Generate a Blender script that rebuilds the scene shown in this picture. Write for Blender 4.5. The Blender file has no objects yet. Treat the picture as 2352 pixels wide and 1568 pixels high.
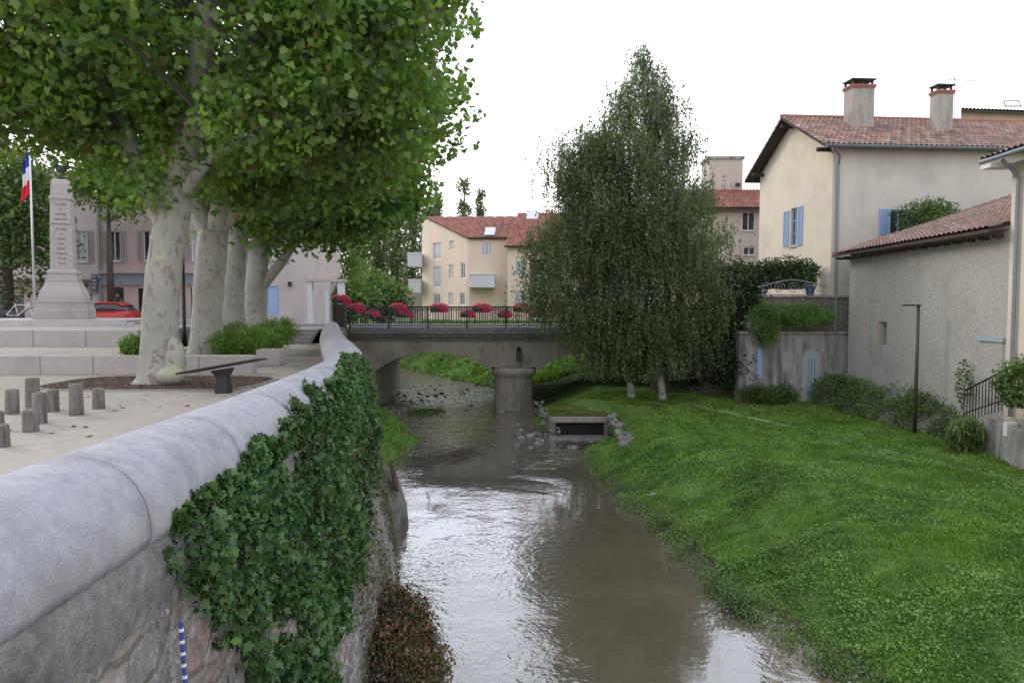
import bpy, math, random
import numpy as np
from mathutils import Vector, noise, Matrix
random.seed(7); rng=np.random.default_rng(7)
SC=bpy.context.scene; C=SC.collection
FP=1650.0; TH=math.atan(84/FP); EYE=Vector((0,0,1.7)); PI=math.pi
def ray(px,py):
    u=(px-1176)/FP; v=(784-py)/FP
    return Vector((u, math.cos(TH)+v*math.sin(TH), -math.sin(TH)+v*math.cos(TH)))
def atY(px,py,Y):
    d=ray(px,py); return EYE+d*(Y/d.y)
def atZ(px,py,z):
    d=ray(px,py); return EYE+d*((z-1.7)/d.z)
def pxof(x,y,z): return 1176+x/y*FP, 700-(z-1.7)/y*FP
# ---------------------------------------------------------------- materials
def nodes(name):
    m=bpy.data.materials.new(name); m.use_nodes=True
    nt=m.node_tree; return m,nt,nt.nodes,nt.links,nt.nodes['Principled BSDF']
def ramp(N,stops):
    r=N.new('ShaderNodeValToRGB'); e=r.color_ramp.elements
    e[0].position=stops[0][0]; e[0].color=(*stops[0][1],1)
    e[1].position=stops[-1][0]; e[1].color=(*stops[-1][1],1)
    for p,c in stops[1:-1]:
        x=e.new(p); x.color=(*c,1)
    return r
def noi(N,L,co,scale,detail=6,rough=.6,dist=0):
    n=N.new('ShaderNodeTexNoise'); n.inputs['Scale'].default_value=scale; n.inputs['Detail'].default_value=detail
    n.inputs['Roughness'].default_value=rough; n.inputs['Distortion'].default_value=dist
    L.new(co,n.inputs['Vector']); return n
def mixc(N,L,fac,a,b,mode='MIX'):
    m=N.new('ShaderNodeMix'); m.data_type='RGBA'; m.blend_type=mode
    for sock,v in ((m.inputs[0],fac),(m.inputs[6],a),(m.inputs[7],b)):
        if hasattr(v,'is_linked'): L.new(v,sock)
        elif isinstance(v,tuple): sock.default_value=(*v,1)
        else: sock.default_value=v
    return m.outputs[2]
def bump(N,L,B,h,strength,dist=.02):
    b=N.new('ShaderNodeBump'); b.inputs['Strength'].default_value=strength; b.inputs['Distance'].default_value=dist
    L.new(h,b.inputs['Height'])
    for X_ in (B if isinstance(B,(list,tuple)) else [B]): L.new(b.outputs[0],X_.inputs['Normal'])
def mat(name,c1,c2=None,scale=4,rough=.85,bmp=.3,bscale=40,metal=0,stain=None,stretch=(1,1,1),stainscale=.7,stainamt=(.5,.72)):
    m,nt,N,L,B=nodes(name)
    B.inputs['Roughness'].default_value=rough; B.inputs['Metallic'].default_value=metal
    c2=c2 or tuple(x*.8 for x in c1)
    tc=N.new('ShaderNodeTexCoord'); mp=N.new('ShaderNodeMapping'); mp.inputs['Scale'].default_value=stretch
    L.new(tc.outputs['Object'],mp.inputs[0]); co=mp.outputs[0]
    n=noi(N,L,co,scale); r=ramp(N,[(.32,c1),(.68,c2)]); L.new(n.outputs[0],r.inputs[0]); col=r.outputs[0]
    if stain:
        n2=noi(N,L,co,stainscale,8,.7); r2=ramp(N,[(stainamt[0],(0,0,0)),(stainamt[1],(1,1,1))]); L.new(n2.outputs[0],r2.inputs[0])
        col=mixc(N,L,r2.outputs[0],col,stain)
    L.new(col,B.inputs['Base Color'])
    if bmp:
        nb=noi(N,L,tc.outputs['Object'],bscale,4); bump(N,L,B,nb.outputs[0],bmp)
    return m
def leafmat(name,cols,transl=.35,gloss=.06,rare=None,var=(.58,1.32)):
    m,nt,N,L,B=nodes(name); N.remove(B); out=N['Material Output']
    g=N.new('ShaderNodeNewGeometry'); st=[(i/(len(cols)-1)*(.98 if rare else 1),c) for i,c in enumerate(cols)]
    if rare: st.append((.987,rare))
    r=ramp(N,st)
    L.new(g.outputs['Random Per Island'],r.inputs[0])
    tc=N.new('ShaderNodeTexCoord'); n=noi(N,L,tc.outputs['Object'],.9,4)
    rr=ramp(N,[(.35,(var[0],)*3),(.65,(var[1],var[1],var[1]*.92))]); L.new(n.outputs[0],rr.inputs[0])
    col=mixc(N,L,1.0,r.outputs[0],rr.outputs[0],'MULTIPLY')
    d=N.new('ShaderNodeBsdfDiffuse'); t=N.new('ShaderNodeBsdfTranslucent'); gl=N.new('ShaderNodeBsdfGlossy'); gl.inputs['Roughness'].default_value=.5
    L.new(col,d.inputs[0]); 
    tcol=mixc(N,L,1.0,col,(1.4,1.55,.75),'MULTIPLY'); L.new(tcol,t.inputs[0])
    a=N.new('ShaderNodeMixShader'); a.inputs[0].default_value=transl; L.new(d.outputs[0],a.inputs[1]); L.new(t.outputs[0],a.inputs[2])
    b=N.new('ShaderNodeMixShader'); b.inputs[0].default_value=gloss; L.new(a.outputs[0],b.inputs[1]); L.new(gl.outputs[0],b.inputs[2])
    L.new(b.outputs[0],out.inputs[0]); return m
def stonemat(name,cols,mortar,scale=3,edge=.06,bmp=.8,lime=None,zs=1.5,dist=.05):
    m,nt,N,L,B=nodes(name); B.inputs['Roughness'].default_value=.9
    tc=N.new('ShaderNodeTexCoord'); mp=N.new('ShaderNodeMapping'); mp.inputs['Scale'].default_value=(1,1,zs); L.new(tc.outputs['Object'],mp.inputs[0])
    nd=noi(N,L,mp.outputs[0],3,3); ad=mixc(N,L,.12,mp.outputs[0],nd.outputs[1])
    v=N.new('ShaderNodeTexVoronoi'); v.inputs['Scale'].default_value=scale; L.new(ad,v.inputs['Vector'])
    ve=N.new('ShaderNodeTexVoronoi'); ve.feature='DISTANCE_TO_EDGE'; ve.inputs['Scale'].default_value=scale; L.new(ad,ve.inputs['Vector'])
    sep=N.new('ShaderNodeSeparateColor'); L.new(v.outputs['Color'],sep.inputs[0])
    r=ramp(N,[(i/(len(cols)-1),c) for i,c in enumerate(cols)]); L.new(sep.outputs[0],r.inputs[0])
    n=noi(N,L,tc.outputs['Object'],14,8,.7); rr=ramp(N,[(.3,(.6,.6,.6)),(.7,(1.25,1.25,1.25))]); L.new(n.outputs[0],rr.inputs[0])
    col=mixc(N,L,1.0,r.outputs[0],rr.outputs[0],'MULTIPLY')
    er=ramp(N,[(edge*.4,(1,1,1)),(edge,(0,0,0))]); L.new(ve.outputs['Distance'],er.inputs[0])
    col=mixc(N,L,er.outputs[0],col,mortar)
    if lime:
        n3=noi(N,L,tc.outputs['Object'],5,9,.78); r3=ramp(N,[(.53,(0,0,0)),(.60,(1,1,1))]); L.new(n3.outputs[0],r3.inputs[0])
        col=mixc(N,L,r3.outputs[0],col,lime)
    L.new(col,B.inputs['Base Color'])
    hr=ramp(N,[(0,(0,0,0)),(edge*2.5,(1,1,1))]); L.new(ve.outputs['Distance'],hr.inputs[0])
    hh=mixc(N,L,.35,hr.outputs[0],n.outputs[0]); bump(N,L,B,hh,bmp,dist)
    return m
def tilemat(name,cols):
    m,nt,N,L,B=nodes(name); B.inputs['Roughness'].default_value=.85
    uv=N.new('ShaderNodeUVMap'); fl=N.new('ShaderNodeVectorMath'); fl.operation='FLOOR'; L.new(uv.outputs[0],fl.inputs[0])
    w=N.new('ShaderNodeTexWhiteNoise'); w.noise_dimensions='2D'; L.new(fl.outputs[0],w.inputs['Vector'])
    r=ramp(N,[(i/(len(cols)-1),c) for i,c in enumerate(cols)]); L.new(w.outputs['Value'],r.inputs[0])
    tc=N.new('ShaderNodeTexCoord'); n=noi(N,L,tc.outputs['Object'],2.5,8,.7); rr=ramp(N,[(.35,(.6,.6,.62)),(.7,(1.2,1.2,1.2))]); L.new(n.outputs[0],rr.inputs[0])
    L.new(mixc(N,L,1.0,r.outputs[0],rr.outputs[0],'MULTIPLY'),B.inputs['Base Color']); return m
def plain(name,c,rough=.5,metal=0): 
    m,nt,N,L,B=nodes(name); B.inputs['Base Color'].default_value=(*c,1); B.inputs['Roughness'].default_value=rough; B.inputs['Metallic'].default_value=metal; return m

m_coping=mat('coping_stone',(.375,.37,.405),(.30,.30,.335),scale=11,rough=.8,bmp=.55,bscale=80,stain=(.23,.225,.245),stainscale=3,stainamt=(.46,.70))
m_band=mat('cement_render',(.25,.24,.245),(.13,.13,.135),scale=14,bmp=.8,bscale=60,stain=(.07,.07,.07),stainscale=2)
m_rubble=stonemat('rubble_stone',[(.19,.165,.155),(.25,.17,.16),(.26,.235,.215),(.16,.15,.15),(.22,.21,.185)],(.20,.185,.17),4.2,.07,1.0,lime=(.35,.34,.35),zs=1.2)
m_oldstone=stonemat('old_stone',[(.20,.18,.15),(.27,.24,.2),(.15,.135,.12)],(.14,.13,.11),5,.08,1.0,zs=2.5)
m_concrete=mat('bridge_concrete',(.30,.265,.225),(.21,.185,.16),scale=2.5,bmp=.4,bscale=30,stain=(.10,.088,.073),stainscale=1.2,stretch=(1,1,.45),stainamt=(.5,.78))
m_deckc=mat('deck_concrete',(.17,.16,.15),(.11,.105,.10),scale=3,bmp=.3,stain=(.07,.07,.065))
m_white=mat('white_stone',(.42,.385,.385),(.37,.34,.34),scale=6,rough=.75,bmp=.1,stain=(.32,.285,.285))
m_square=mat('square_gravel',(.40,.355,.315),(.34,.305,.27),scale=3,rough=.95,bmp=.4,bscale=150,stain=(.30,.27,.245),stainscale=.5)
m_road=mat('asphalt',(.09,.09,.095),(.06,.06,.065),scale=20,bmp=.2)
m_pave=mat('paving',(.31,.29,.28),(.26,.25,.24),scale=4,bmp=.2)
m_mulch=mat('wood_mulch',(.12,.075,.055),(.05,.03,.025),scale=30,bmp=1.0,bscale=45)
m_iron=plain('black_iron',(.02,.02,.022),.5,.3)
m_wood=mat('weathered_wood',(.19,.165,.15),(.08,.071,.065),scale=9,bmp=.7,bscale=25,stretch=(3,3,.4),stain=(.25,.225,.22),stainscale=3)
m_creamA=mat('cream_render',(.64,.57,.465),(.58,.515,.42),scale=1.2,bmp=.15,bscale=60,stain=(.48,.42,.34),stainscale=.5)
m_shadeA=mat('shade_grey_render',(.52,.485,.44),(.465,.435,.395),scale=1.0,bmp=.12,bscale=60,stain=(.39,.365,.33),stainscale=.5,stretch=(1,1,.6))  # house front greyer than its sunlit gable: shade side put into the colour
m_rough=mat('roughcast_render',(.44,.42,.39),(.32,.305,.28),scale=11,rough=.95,bmp=1.0,bscale=26,stain=(.29,.275,.25),stainscale=.6)
m_retain=mat('stained_render',(.35,.34,.325),(.23,.225,.215),scale=3,bmp=.4,stain=(.09,.085,.08),stretch=(2,2,.35),stainscale=1.6,stainamt=(.46,.66))
m_foot=mat('wet_concrete',(.17,.16,.145),(.10,.095,.085),scale=4,bmp=.5,stain=(.05,.05,.04),stainscale=2)
m_chim=mat('chimney_render',(.34,.31,.28),(.25,.23,.21),scale=4,bmp=.3,stain=(.17,.155,.14),stainscale=2,stretch=(1,1,.4))
m_peach=mat('peach_render',(.67,.54,.435),(.63,.51,.415),scale=.8,bmp=.05,stain=(.57,.465,.38),stainscale=.2)
m_pink=mat('pink_render',(.45,.345,.335),(.39,.305,.295),scale=1,bmp=.1,stain=(.33,.265,.26),stainscale=.4)
m_pale=mat('pale_pink_render',(.50,.425,.42),(.44,.38,.375),scale=1,bmp=.1,stain=(.36,.305,.305),stainscale=.4)
m_beige=mat('beige_render',(.48,.415,.36),(.43,.375,.325),scale=1,bmp=.1,stain=(.36,.315,.28))
m_tan=mat('tan_render',(.44,.345,.25),(.38,.295,.215),scale=1,bmp=.2)
m_tile=tilemat('canal_tiles',[(.24,.145,.11),(.32,.195,.15),(.20,.15,.125),(.36,.26,.21),(.27,.14,.105),(.15,.115,.105)])
m_redtile=tilemat('red_tiles',[(.28,.105,.075),(.23,.085,.065),(.32,.13,.09)])
m_brick=mat('chimney_brick',(.31,.12,.09),(.23,.09,.07),scale=8,bmp=.3)
m_eave=mat('dark_timber',(.06,.04,.03),(.04,.03,.025),scale=6,bmp=.2)
m_zinc=mat('zinc_pipe',(.22,.25,.29),(.18,.2,.23),scale=6,rough=.5,bmp=.05,metal=.3)
m_gutter=mat('gutter_metal',(.09,.11,.11),(.07,.085,.09),scale=6,rough=.5,bmp=.05,metal=.3)
m_blue=mat('blue_shutter',(.28,.41,.64),(.25,.37,.59),scale=9,rough=.6,bmp=.1)
m_bluewood=mat('faded_blue_wood',(.33,.41,.48),(.24,.31,.38),scale=10,bmp=.4,stretch=(4,4,.4))
m_glass=plain('window_glass',(.035,.04,.05),.06)
m_curt=mat('curtained_glass',(.42,.42,.45),(.33,.33,.36),scale=3,rough=.25,bmp=0)
m_wframe=plain('window_frame_white',(.66,.66,.68),.45)
m_rust=mat('rusty_steel',(.10,.045,.028),(.05,.028,.02),scale=12,bmp=.6)
m_lampb=mat('brown_steel',(.07,.05,.042),(.05,.037,.032),scale=6,rough=.55,bmp=.05)
m_rock=mat('pale_rock',(.27,.26,.24),(.14,.135,.125),scale=6,bmp=.8,bscale=14)
m_dark=plain('opening_shade',(.008,.008,.008),.9)  # near-black colour standing for the shade inside openings
m_redcar=plain('red_car_paint',(.42,.015,.02),.25)
m_rubber=plain('tyre_rubber',(.02,.02,.02),.8)
m_silver=plain('silver_metal',(.55,.56,.58),.35,.6)
m_fl_b=plain('flag_blue',(.025,.05,.30),.8); m_fl_w=plain('flag_white',(.65,.65,.68),.8); m_fl_r=plain('flag_red',(.6,.015,.03),.8)
m_bronze=mat('bronze',(.05,.06,.05),(.03,.035,.03),scale=12,rough=.6,bmp=.1,metal=.4)
m_letter=plain('engraved_lettering',(.15,.105,.105),.8)
m_plastic=plain('planter_plastic',(.03,.05,.035),.6)
m_shop=mat('shop_front_taupe',(.30,.22,.2),(.26,.19,.17),scale=3,bmp=.05)
m_lilac=mat('shop_front_grey',(.25,.25,.30),(.22,.22,.27),scale=3,bmp=.05)
def barkmat():
    m,nt,N,L,B=nodes('plane_bark'); B.inputs['Roughness'].default_value=.85
    tc=N.new('ShaderNodeTexCoord'); mp=N.new('ShaderNodeMapping'); mp.inputs['Scale'].default_value=(1,1,.55); L.new(tc.outputs['Object'],mp.inputs[0])
    n1=noi(N,L,mp.outputs[0],2.2,4,.55,.4); n2=noi(N,L,mp.outputs[0],6,6,.65,.6); n3=noi(N,L,mp.outputs[0],1.3,5,.6)
    c=ramp(N,[(.3,(.26,.255,.225)),(.7,(.38,.375,.335))]); L.new(n3.outputs[0],c.inputs[0])
    k=ramp(N,[(.55,(0,0,0)),(.59,(1,1,1))]); L.new(n2.outputs[0],k.inputs[0])
    col=mixc(N,L,k.outputs[0],c.outputs[0],(.235,.195,.185))
    k2=ramp(N,[(.64,(0,0,0)),(.65,(1,1,1))]); L.new(n1.outputs[0],k2.inputs[0])
    col=mixc(N,L,k2.outputs[0],col,(.40,.39,.26))
    k3=ramp(N,[(.29,(1,1,1)),(.35,(0,0,0))]); L.new(n2.outputs[0],k3.inputs[0])
    col=mixc(N,L,k3.outputs[0],col,(.185,.17,.15))
    L.new(col,B.inputs['Base Color']); nb=noi(N,L,tc.outputs['Object'],18,6); bump(N,L,B,nb.outputs[0],.6); return m
m_bark=barkmat()
m_dbark=mat('dark_bark',(.10,.085,.068),(.055,.046,.038),scale=8,bmp=.5)
m_birchbark=mat('birch_bark',(.52,.5,.47),(.42,.4,.38),scale=2,bmp=.2,stain=(.05,.045,.04),stretch=(1,1,3),stainscale=4,stainamt=(.55,.6))
l_plane=leafmat('plane_leaves',[(.07,.135,.025),(.12,.21,.042),(.165,.27,.052),(.085,.16,.03),(.20,.305,.065),(.075,.14,.026),(.14,.235,.047),(.16,.25,.05)],.5,.04,(.24,.13,.05))
l_planed=leafmat('plane_leaves_shade',[(.08,.15,.033),(.115,.205,.042),(.145,.235,.048)],.5,.04)
l_birch=leafmat('birch_leaves',[(.08,.118,.06),(.11,.15,.078),(.14,.18,.10),(.095,.132,.068)],.36,.03)
l_ivy=leafmat('ivy_leaves',[(.022,.055,.016),(.04,.098,.028),(.065,.14,.04),(.03,.075,.022),(.095,.18,.05),(.04,.098,.028)],.18,.035)
l_dark=leafmat('dark_leaves',[(.032,.058,.022),(.052,.085,.032),(.042,.07,.028)],.25,.03)
l_bright=leafmat('bright_leaves',[(.10,.20,.03),(.14,.26,.045),(.08,.16,.03)],.4,.04)
l_mid=leafmat('mid_leaves',[(.06,.12,.028),(.095,.165,.04),(.13,.205,.055)],.35,.04)
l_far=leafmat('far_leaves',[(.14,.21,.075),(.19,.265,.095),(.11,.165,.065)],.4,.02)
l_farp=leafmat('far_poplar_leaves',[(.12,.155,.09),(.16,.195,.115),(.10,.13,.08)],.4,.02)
l_grass=leafmat('grass_blades',[(.085,.175,.028),(.13,.245,.042),(.175,.30,.058),(.105,.205,.035),(.24,.34,.09)],.28,.02,None,(.66,1.25))
l_dry=leafmat('dry_leaves',[(.15,.06,.038),(.085,.042,.03),(.055,.085,.028),(.20,.105,.07),(.07,.045,.03),(.06,.11,.03)],.2,.03)
l_creep=leafmat('creeper_leaves',[(.07,.09,.035),(.1,.08,.04),(.05,.08,.03),(.12,.13,.06)],.2,.03)
l_pink=leafmat('pink_petals',[(.75,.03,.22),(.85,.07,.32),(.62,.02,.14),(.88,.18,.42)],.35,.03,None,(.9,1.1))
def groundmat():
    m,nt,N,L,B=nodes('grass_ground'); B.inputs['Roughness'].default_value=.95
    tc=N.new('ShaderNodeTexCoord'); n=noi(N,L,tc.outputs['Object'],1.3,9,.7); n2=noi(N,L,tc.outputs['Object'],22,6,.7)
    c=ramp(N,[(.3,(.08,.155,.028)),(.55,(.12,.22,.042)),(.75,(.17,.27,.062))]); L.new(n.outputs[0],c.inputs[0])
    c2=ramp(N,[(.3,(.45,.45,.45)),(.7,(1.3,1.3,1.25))]); L.new(n2.outputs[0],c2.inputs[0])
    col=mixc(N,L,1.0,c.outputs[0],c2.outputs[0],'MULTIPLY')
    s=N.new('ShaderNodeSeparateXYZ'); L.new(tc.outputs['Object'],s.inputs[0])
    mr=N.new('ShaderNodeMapRange'); mr.inputs[1].default_value=-3.37; mr.inputs[2].default_value=-3.33; L.new(s.outputs[2],mr.inputs[0])
    col=mixc(N,L,mr.outputs[0],(.07,.055,.04),col)
    L.new(col,B.inputs['Base Color']); bump(N,L,B,n2.outputs[0],1.0,.06); return m
m_ground=groundmat()
m_path=mat('dirt_path',(.20,.21,.10),(.13,.20,.06),scale=5,bmp=.5)
def watermat():
    m,nt,N,L,B=nodes('river_water'); N.remove(B); out=N['Material Output']
    tc=N.new('ShaderNodeTexCoord'); s=N.new('ShaderNodeSeparateXYZ'); L.new(tc.outputs['Object'],s.inputs[0])
    rf=N.new('ShaderNodeMapRange'); rf.inputs[1].default_value=24; rf.inputs[2].default_value=31; L.new(s.outputs[1],rf.inputs[0])
    n0=noi(N,L,tc.outputs['Object'],.35,3); c=ramp(N,[(.3,(.105,.084,.06)),(.7,(.15,.123,.09))]); L.new(n0.outputs[0],c.inputs[0])
    n1=noi(N,L,tc.outputs['Object'],1.8,7,.75); c1=ramp(N,[(.40,(.07,.055,.038)),(.62,(.20,.165,.12))]); L.new(n1.outputs[0],c1.inputs[0])
    dc=mixc(N,L,rf.outputs[0],c.outputs[0],c1.outputs[0])
    d=N.new('ShaderNodeBsdfDiffuse'); L.new(dc,d.inputs[0]); gl=N.new('ShaderNodeBsdfGlossy'); gl.inputs[0].default_value=(.88,.93,1,1)
    gl.inputs['Roughness'].default_value=.055
    a=noi(N,L,tc.outputs['Object'],2.0,2,.5,.6); b=noi(N,L,tc.outputs['Object'],9,2,.5,.4)
    big=noi(N,L,tc.outputs['Object'],.26,2,.5,.5); br=ramp(N,[(.40,(.08,.08,.08)),(.64,(.85,.85,.85))]); L.new(big.outputs[0],br.inputs[0])
    brf=mixc(N,L,rf.outputs[0],br.outputs[0],(1.8,1.8,1.8))
    h=mixc(N,L,.30,a.outputs[0],b.outputs[0]); h=mixc(N,L,1.0,h,brf,'MULTIPLY')
    fr=N.new('ShaderNodeFresnel'); fr.inputs[0].default_value=1.36
    bump(N,L,[gl,fr],h,.5,.09)
    ma=N.new('ShaderNodeMath'); ma.operation='MULTIPLY_ADD'; ma.inputs[1].default_value=2.3; ma.inputs[2].default_value=.08; ma.use_clamp=True; L.new(fr.outputs[0],ma.inputs[0])
    cap=N.new('ShaderNodeMapRange'); cap.inputs[1].default_value=26; cap.inputs[2].default_value=34; cap.inputs[3].default_value=.85; cap.inputs[4].default_value=.5; L.new(s.outputs[1],cap.inputs[0])
    mi=N.new('ShaderNodeMath'); mi.operation='MINIMUM'; L.new(cap.outputs[0],mi.inputs[1]); L.new(ma.outputs[0],mi.inputs[0])
    mx=N.new('ShaderNodeMixShader'); L.new(mi.outputs[0],mx.inputs[0]); L.new(d.outputs[0],mx.inputs[1]); L.new(gl.outputs[0],mx.inputs[2]); L.new(mx.outputs[0],out.inputs[0]); return m
m_water=watermat()
# ---------------------------------------------------------------- mesh helpers
def root_of(p):
    while p.parent: p=p.parent
    return p
import bmesh
class MB:
    def __init__(s): s.v=[]; s.f=[]
    def add(s,vs,fs):
        o=len(s.v); s.v+= [tuple(v) for v in vs]; s.f+=[tuple(i+o for i in f) for f in fs]; return s
    def box(s,a,b):
        x0,y0,z0=a; x1,y1,z1=b
        return s.add([(x0,y0,z0),(x1,y0,z0),(x1,y1,z0),(x0,y1,z0),(x0,y0,z1),(x1,y0,z1),(x1,y1,z1),(x0,y1,z1)],
            [(0,3,2,1),(4,5,6,7),(0,1,5,4),(1,2,6,5),(2,3,7,6),(3,0,4,7)])
    def obox(s,A,B,z0,z1,d0,d1,u0=None,u1=None):
        U=Vector((B[0]-A[0],B[1]-A[1])); ln=U.length; U/=ln; N=Vector((U.y,-U.x))
        if u0 is None: u0,u1=0,ln
        P=lambda u,d,z:(A[0]+U.x*u+N.x*d, A[1]+U.y*u+N.y*d, z)
        return s.add([P(u0,d1,z0),P(u1,d1,z0),P(u1,d0,z0),P(u0,d0,z0),P(u0,d1,z1),P(u1,d1,z1),P(u1,d0,z1),P(u0,d0,z1)],
            [(0,3,2,1),(4,5,6,7),(0,1,5,4),(1,2,6,5),(2,3,7,6),(3,0,4,7)])
    def tube(s,pts,rad,n=8,cap=True):
        pts=[Vector(p) for p in pts]
        if not hasattr(rad,'__len__'): rad=[rad]*len(pts)
        o=len(s.v); prev=None
        for i,p in enumerate(pts):
            t=(pts[min(i+1,len(pts)-1)]-pts[max(i-1,0)]).normalized()
            if prev is None:
                a=t.cross(Vector((0,1,0.01))); 
                if a.length<.1: a=t.cross(Vector((1,0,0)))
                a.normalize()
            else: a=(prev-t*prev.dot(t)).normalized()
            prev=a; b=t.cross(a)
            for k in range(n):
                q=2*PI*k/n; s.v.append(tuple(p+(a*math.cos(q)+b*math.sin(q))*rad[i]))
        for i in range(len(pts)-1):
            for k in range(n):
                k2=(k+1)%n; s.f.append((o+i*n+k,o+i*n+k2,o+(i+1)*n+k2,o+(i+1)*n+k))
        if cap:
            s.f.append(tuple(o+k for k in range(n))[::-1]); s.f.append(tuple(o+(len(pts)-1)*n+k for k in range(n)))
        return s
    def lathe(s,prof,c,n=16,ph=0,sx=1,sy=1):
        o=len(s.v)
        for r,z in prof:
            for k in range(n):
                q=2*PI*k/n+ph; s.v.append((c[0]+sx*r*math.cos(q),c[1]+sy*r*math.sin(q),c[2]+z))
        for i in range(len(prof)-1):
            for k in range(n):
                k2=(k+1)%n; s.f.append((o+i*n+k,o+i*n+k2,o+(i+1)*n+k2,o+(i+1)*n+k))
        s.f.append(tuple(o+k for k in range(n))[::-1]); s.f.append(tuple(o+(len(prof)-1)*n+k for k in range(n)))
        return s
    def ell(s,c,r,n=12,m=8):
        return s.lathe([(max(.001,math.sin(PI*i/m)),-math.cos(PI*i/m)*r[2]) for i in range(m+1)],c,n,0,r[0],r[1])
    def prism(s,poly,f0,f1):
        n=len(poly); vs=[f0(*p) for p in poly]+[f1(*p) for p in poly]
        return s.add(vs,[tuple(range(n)),tuple(range(2*n-1,n-1,-1))]+[(i,i+n,(i+1)%n+n,(i+1)%n) for i in range(n)])
    def build(s,name,m,parent=None,smooth=False,local=False,loc=None,bevel=0):
        me=bpy.data.meshes.new(name); off=Vector((0,0,0))
        if parent is not None and not local: off=root_of(parent).location
        if loc is not None: off=Vector(loc)
        me.from_pydata([tuple(Vector(v)-off) for v in s.v],[],s.f); me.update()
        bm=bmesh.new(); bm.from_mesh(me); bmesh.ops.recalc_face_normals(bm,faces=bm.faces); bm.to_mesh(me); bm.free()
        me.materials.append(m)
        if smooth: me.polygons.foreach_set('use_smooth',[True]*len(me.polygons))
        o=bpy.data.objects.new(name,me); C.objects.link(o)
        if loc is not None: o.location=loc
        if parent is not None: o.parent=parent
        if bevel:
            b=o.modifiers.new('b','BEVEL'); b.width=bevel; b.segments=2; b.limit_method='ANGLE'
        return o
def tag(o,label,cat,group=None,kind=None):
    if kind: o['kind']=kind
    if label: o['label']=label
    if cat: o['category']=cat
    if group: o['group']=group
    return o
def thing(name,label,cat,loc,rz=0,group=None):
    o=bpy.data.objects.new(name,None); C.objects.link(o); o.location=loc; o.rotation_euler=(0,0,rz); o.empty_display_size=.2
    return tag(o,label,cat,group)
def dup(r,loc,rz=None,label=None):
    def cp(o,p):
        c=o.copy(); C.objects.link(c)
        if p is not None: c.parent=p
        for ch in list(o.children): cp(ch,c)
        return c
    c=cp(r,None); c.location=loc
    if rz is not None: c.rotation_euler=(0,0,rz)
    if label: c['label']=label
    return c
def npmesh(name,V,k,m,parent=None):
    n=len(V)//k; off=np.array(root_of(parent).location) if parent is not None else np.zeros(3)
    me=bpy.data.meshes.new(name); me.vertices.add(n*k); me.vertices.foreach_set('co',(V-off).astype(np.float32).ravel())
    me.loops.add(n*k); me.loops.foreach_set('vertex_index',np.arange(n*k,dtype=np.int32))
    me.polygons.add(n); me.polygons.foreach_set('loop_start',np.arange(0,n*k,k,dtype=np.int32))
    me.update(calc_edges=True); me.validate(); me.materials.append(m)
    o=bpy.data.objects.new(name,me); C.objects.link(o)
    if parent is not None: o.parent=parent
    return o
MAPLE=np.array([(0,-.42),(.18,-.30),(.44,-.34),(.37,-.1),(.56,.14),(.30,.2),(.22,.42),(0,.64),(-.22,.42),(-.30,.2),(-.56,.14),(-.37,-.1),(-.44,-.34),(-.18,-.30)])
IVY=np.array([(0,-.32),(.3,-.45),(.32,-.15),(.52,.05),(.24,.18),(0,.62),(-.24,.18),(-.52,.05),(-.32,-.15),(-.3,-.45)])
OVAL=np.array([(0,-.5),(.28,-.15),(.25,.2),(0,.55),(-.25,.2),(-.28,-.15)])
DIAM=np.array([(0,-.5),(.3,0),(0,.5),(-.3,0)])
LONG=np.array([(0,-.6),(.12,0),(0,.7),(-.12,0)])
def leaves(name,P,size,T,m,parent=None,bias=(0,0,.5),bw=1.0,up=None):
    n=len(P); P=np.asarray(P)
    N=rng.normal(size=(n,3)); N/=np.linalg.norm(N,axis=1)[:,None]; N=N*bw+np.array(bias); N/=np.linalg.norm(N,axis=1)[:,None]
    R=rng.normal(size=(n,3))*(1 if up is None else .35)
    if up is not None: R=R+np.array(up)
    A=np.cross(R,N); A/=np.linalg.norm(A,axis=1)[:,None]; B=np.cross(N,A)
    s=(size*(.6+.75*rng.random(n)))[:,None,None] if not hasattr(size,'__len__') else np.asarray(size)[:,None,None]
    bend=-.3*np.abs(T[:,0])
    V=P[:,None,:]+s*(T[None,:,0,None]*A[:,None,:]+T[None,:,1,None]*B[:,None,:]+bend[None,:,None]*N[:,None,:])
    return npmesh(name,V.reshape(-1,3),len(T),m,parent)
def ell_pts(c,r,n,shell=.35):
    d=rng.normal(size=(n,3)); d/=np.linalg.norm(d,axis=1)[:,None]
    q=(shell+(1-shell)*rng.random(n))**(1/2.2)
    return np.array(c)+d*q[:,None]*np.array(r)
def clumps(centers,per,rad,flat=1):
    c=np.repeat(np.asarray(centers),per,axis=0); d=rng.normal(size=c.shape); 
    ln=np.linalg.norm(d,axis=1)[:,None]; d=d/ln*np.minimum(ln,2.0); return c+d*rad*np.array([1,1,flat])
def catmull(pts,step,rad=None):
    pts=[Vector(p) for p in pts]; out=[]; rr=[]
    for i in range(len(pts)-1):
        p0=pts[max(i-1,0)];p1=pts[i];p2=pts[i+1];p3=pts[min(i+2,len(pts)-1)]
        n=max(2,int((p2-p1).length/step))
        for k in range(n):
            t=k/n; out.append(.5*((2*p1)+(p2-p0)*t+(2*p0-5*p1+4*p2-p3)*t*t+(3*p1-p0-3*p2+p3)*t**3))
            if rad: rr.append(rad[i]*(1-t)+rad[i+1]*t)
    out.append(pts[-1])
    if rad: rr.append(rad[-1]); return out,rr
    return out
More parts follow.
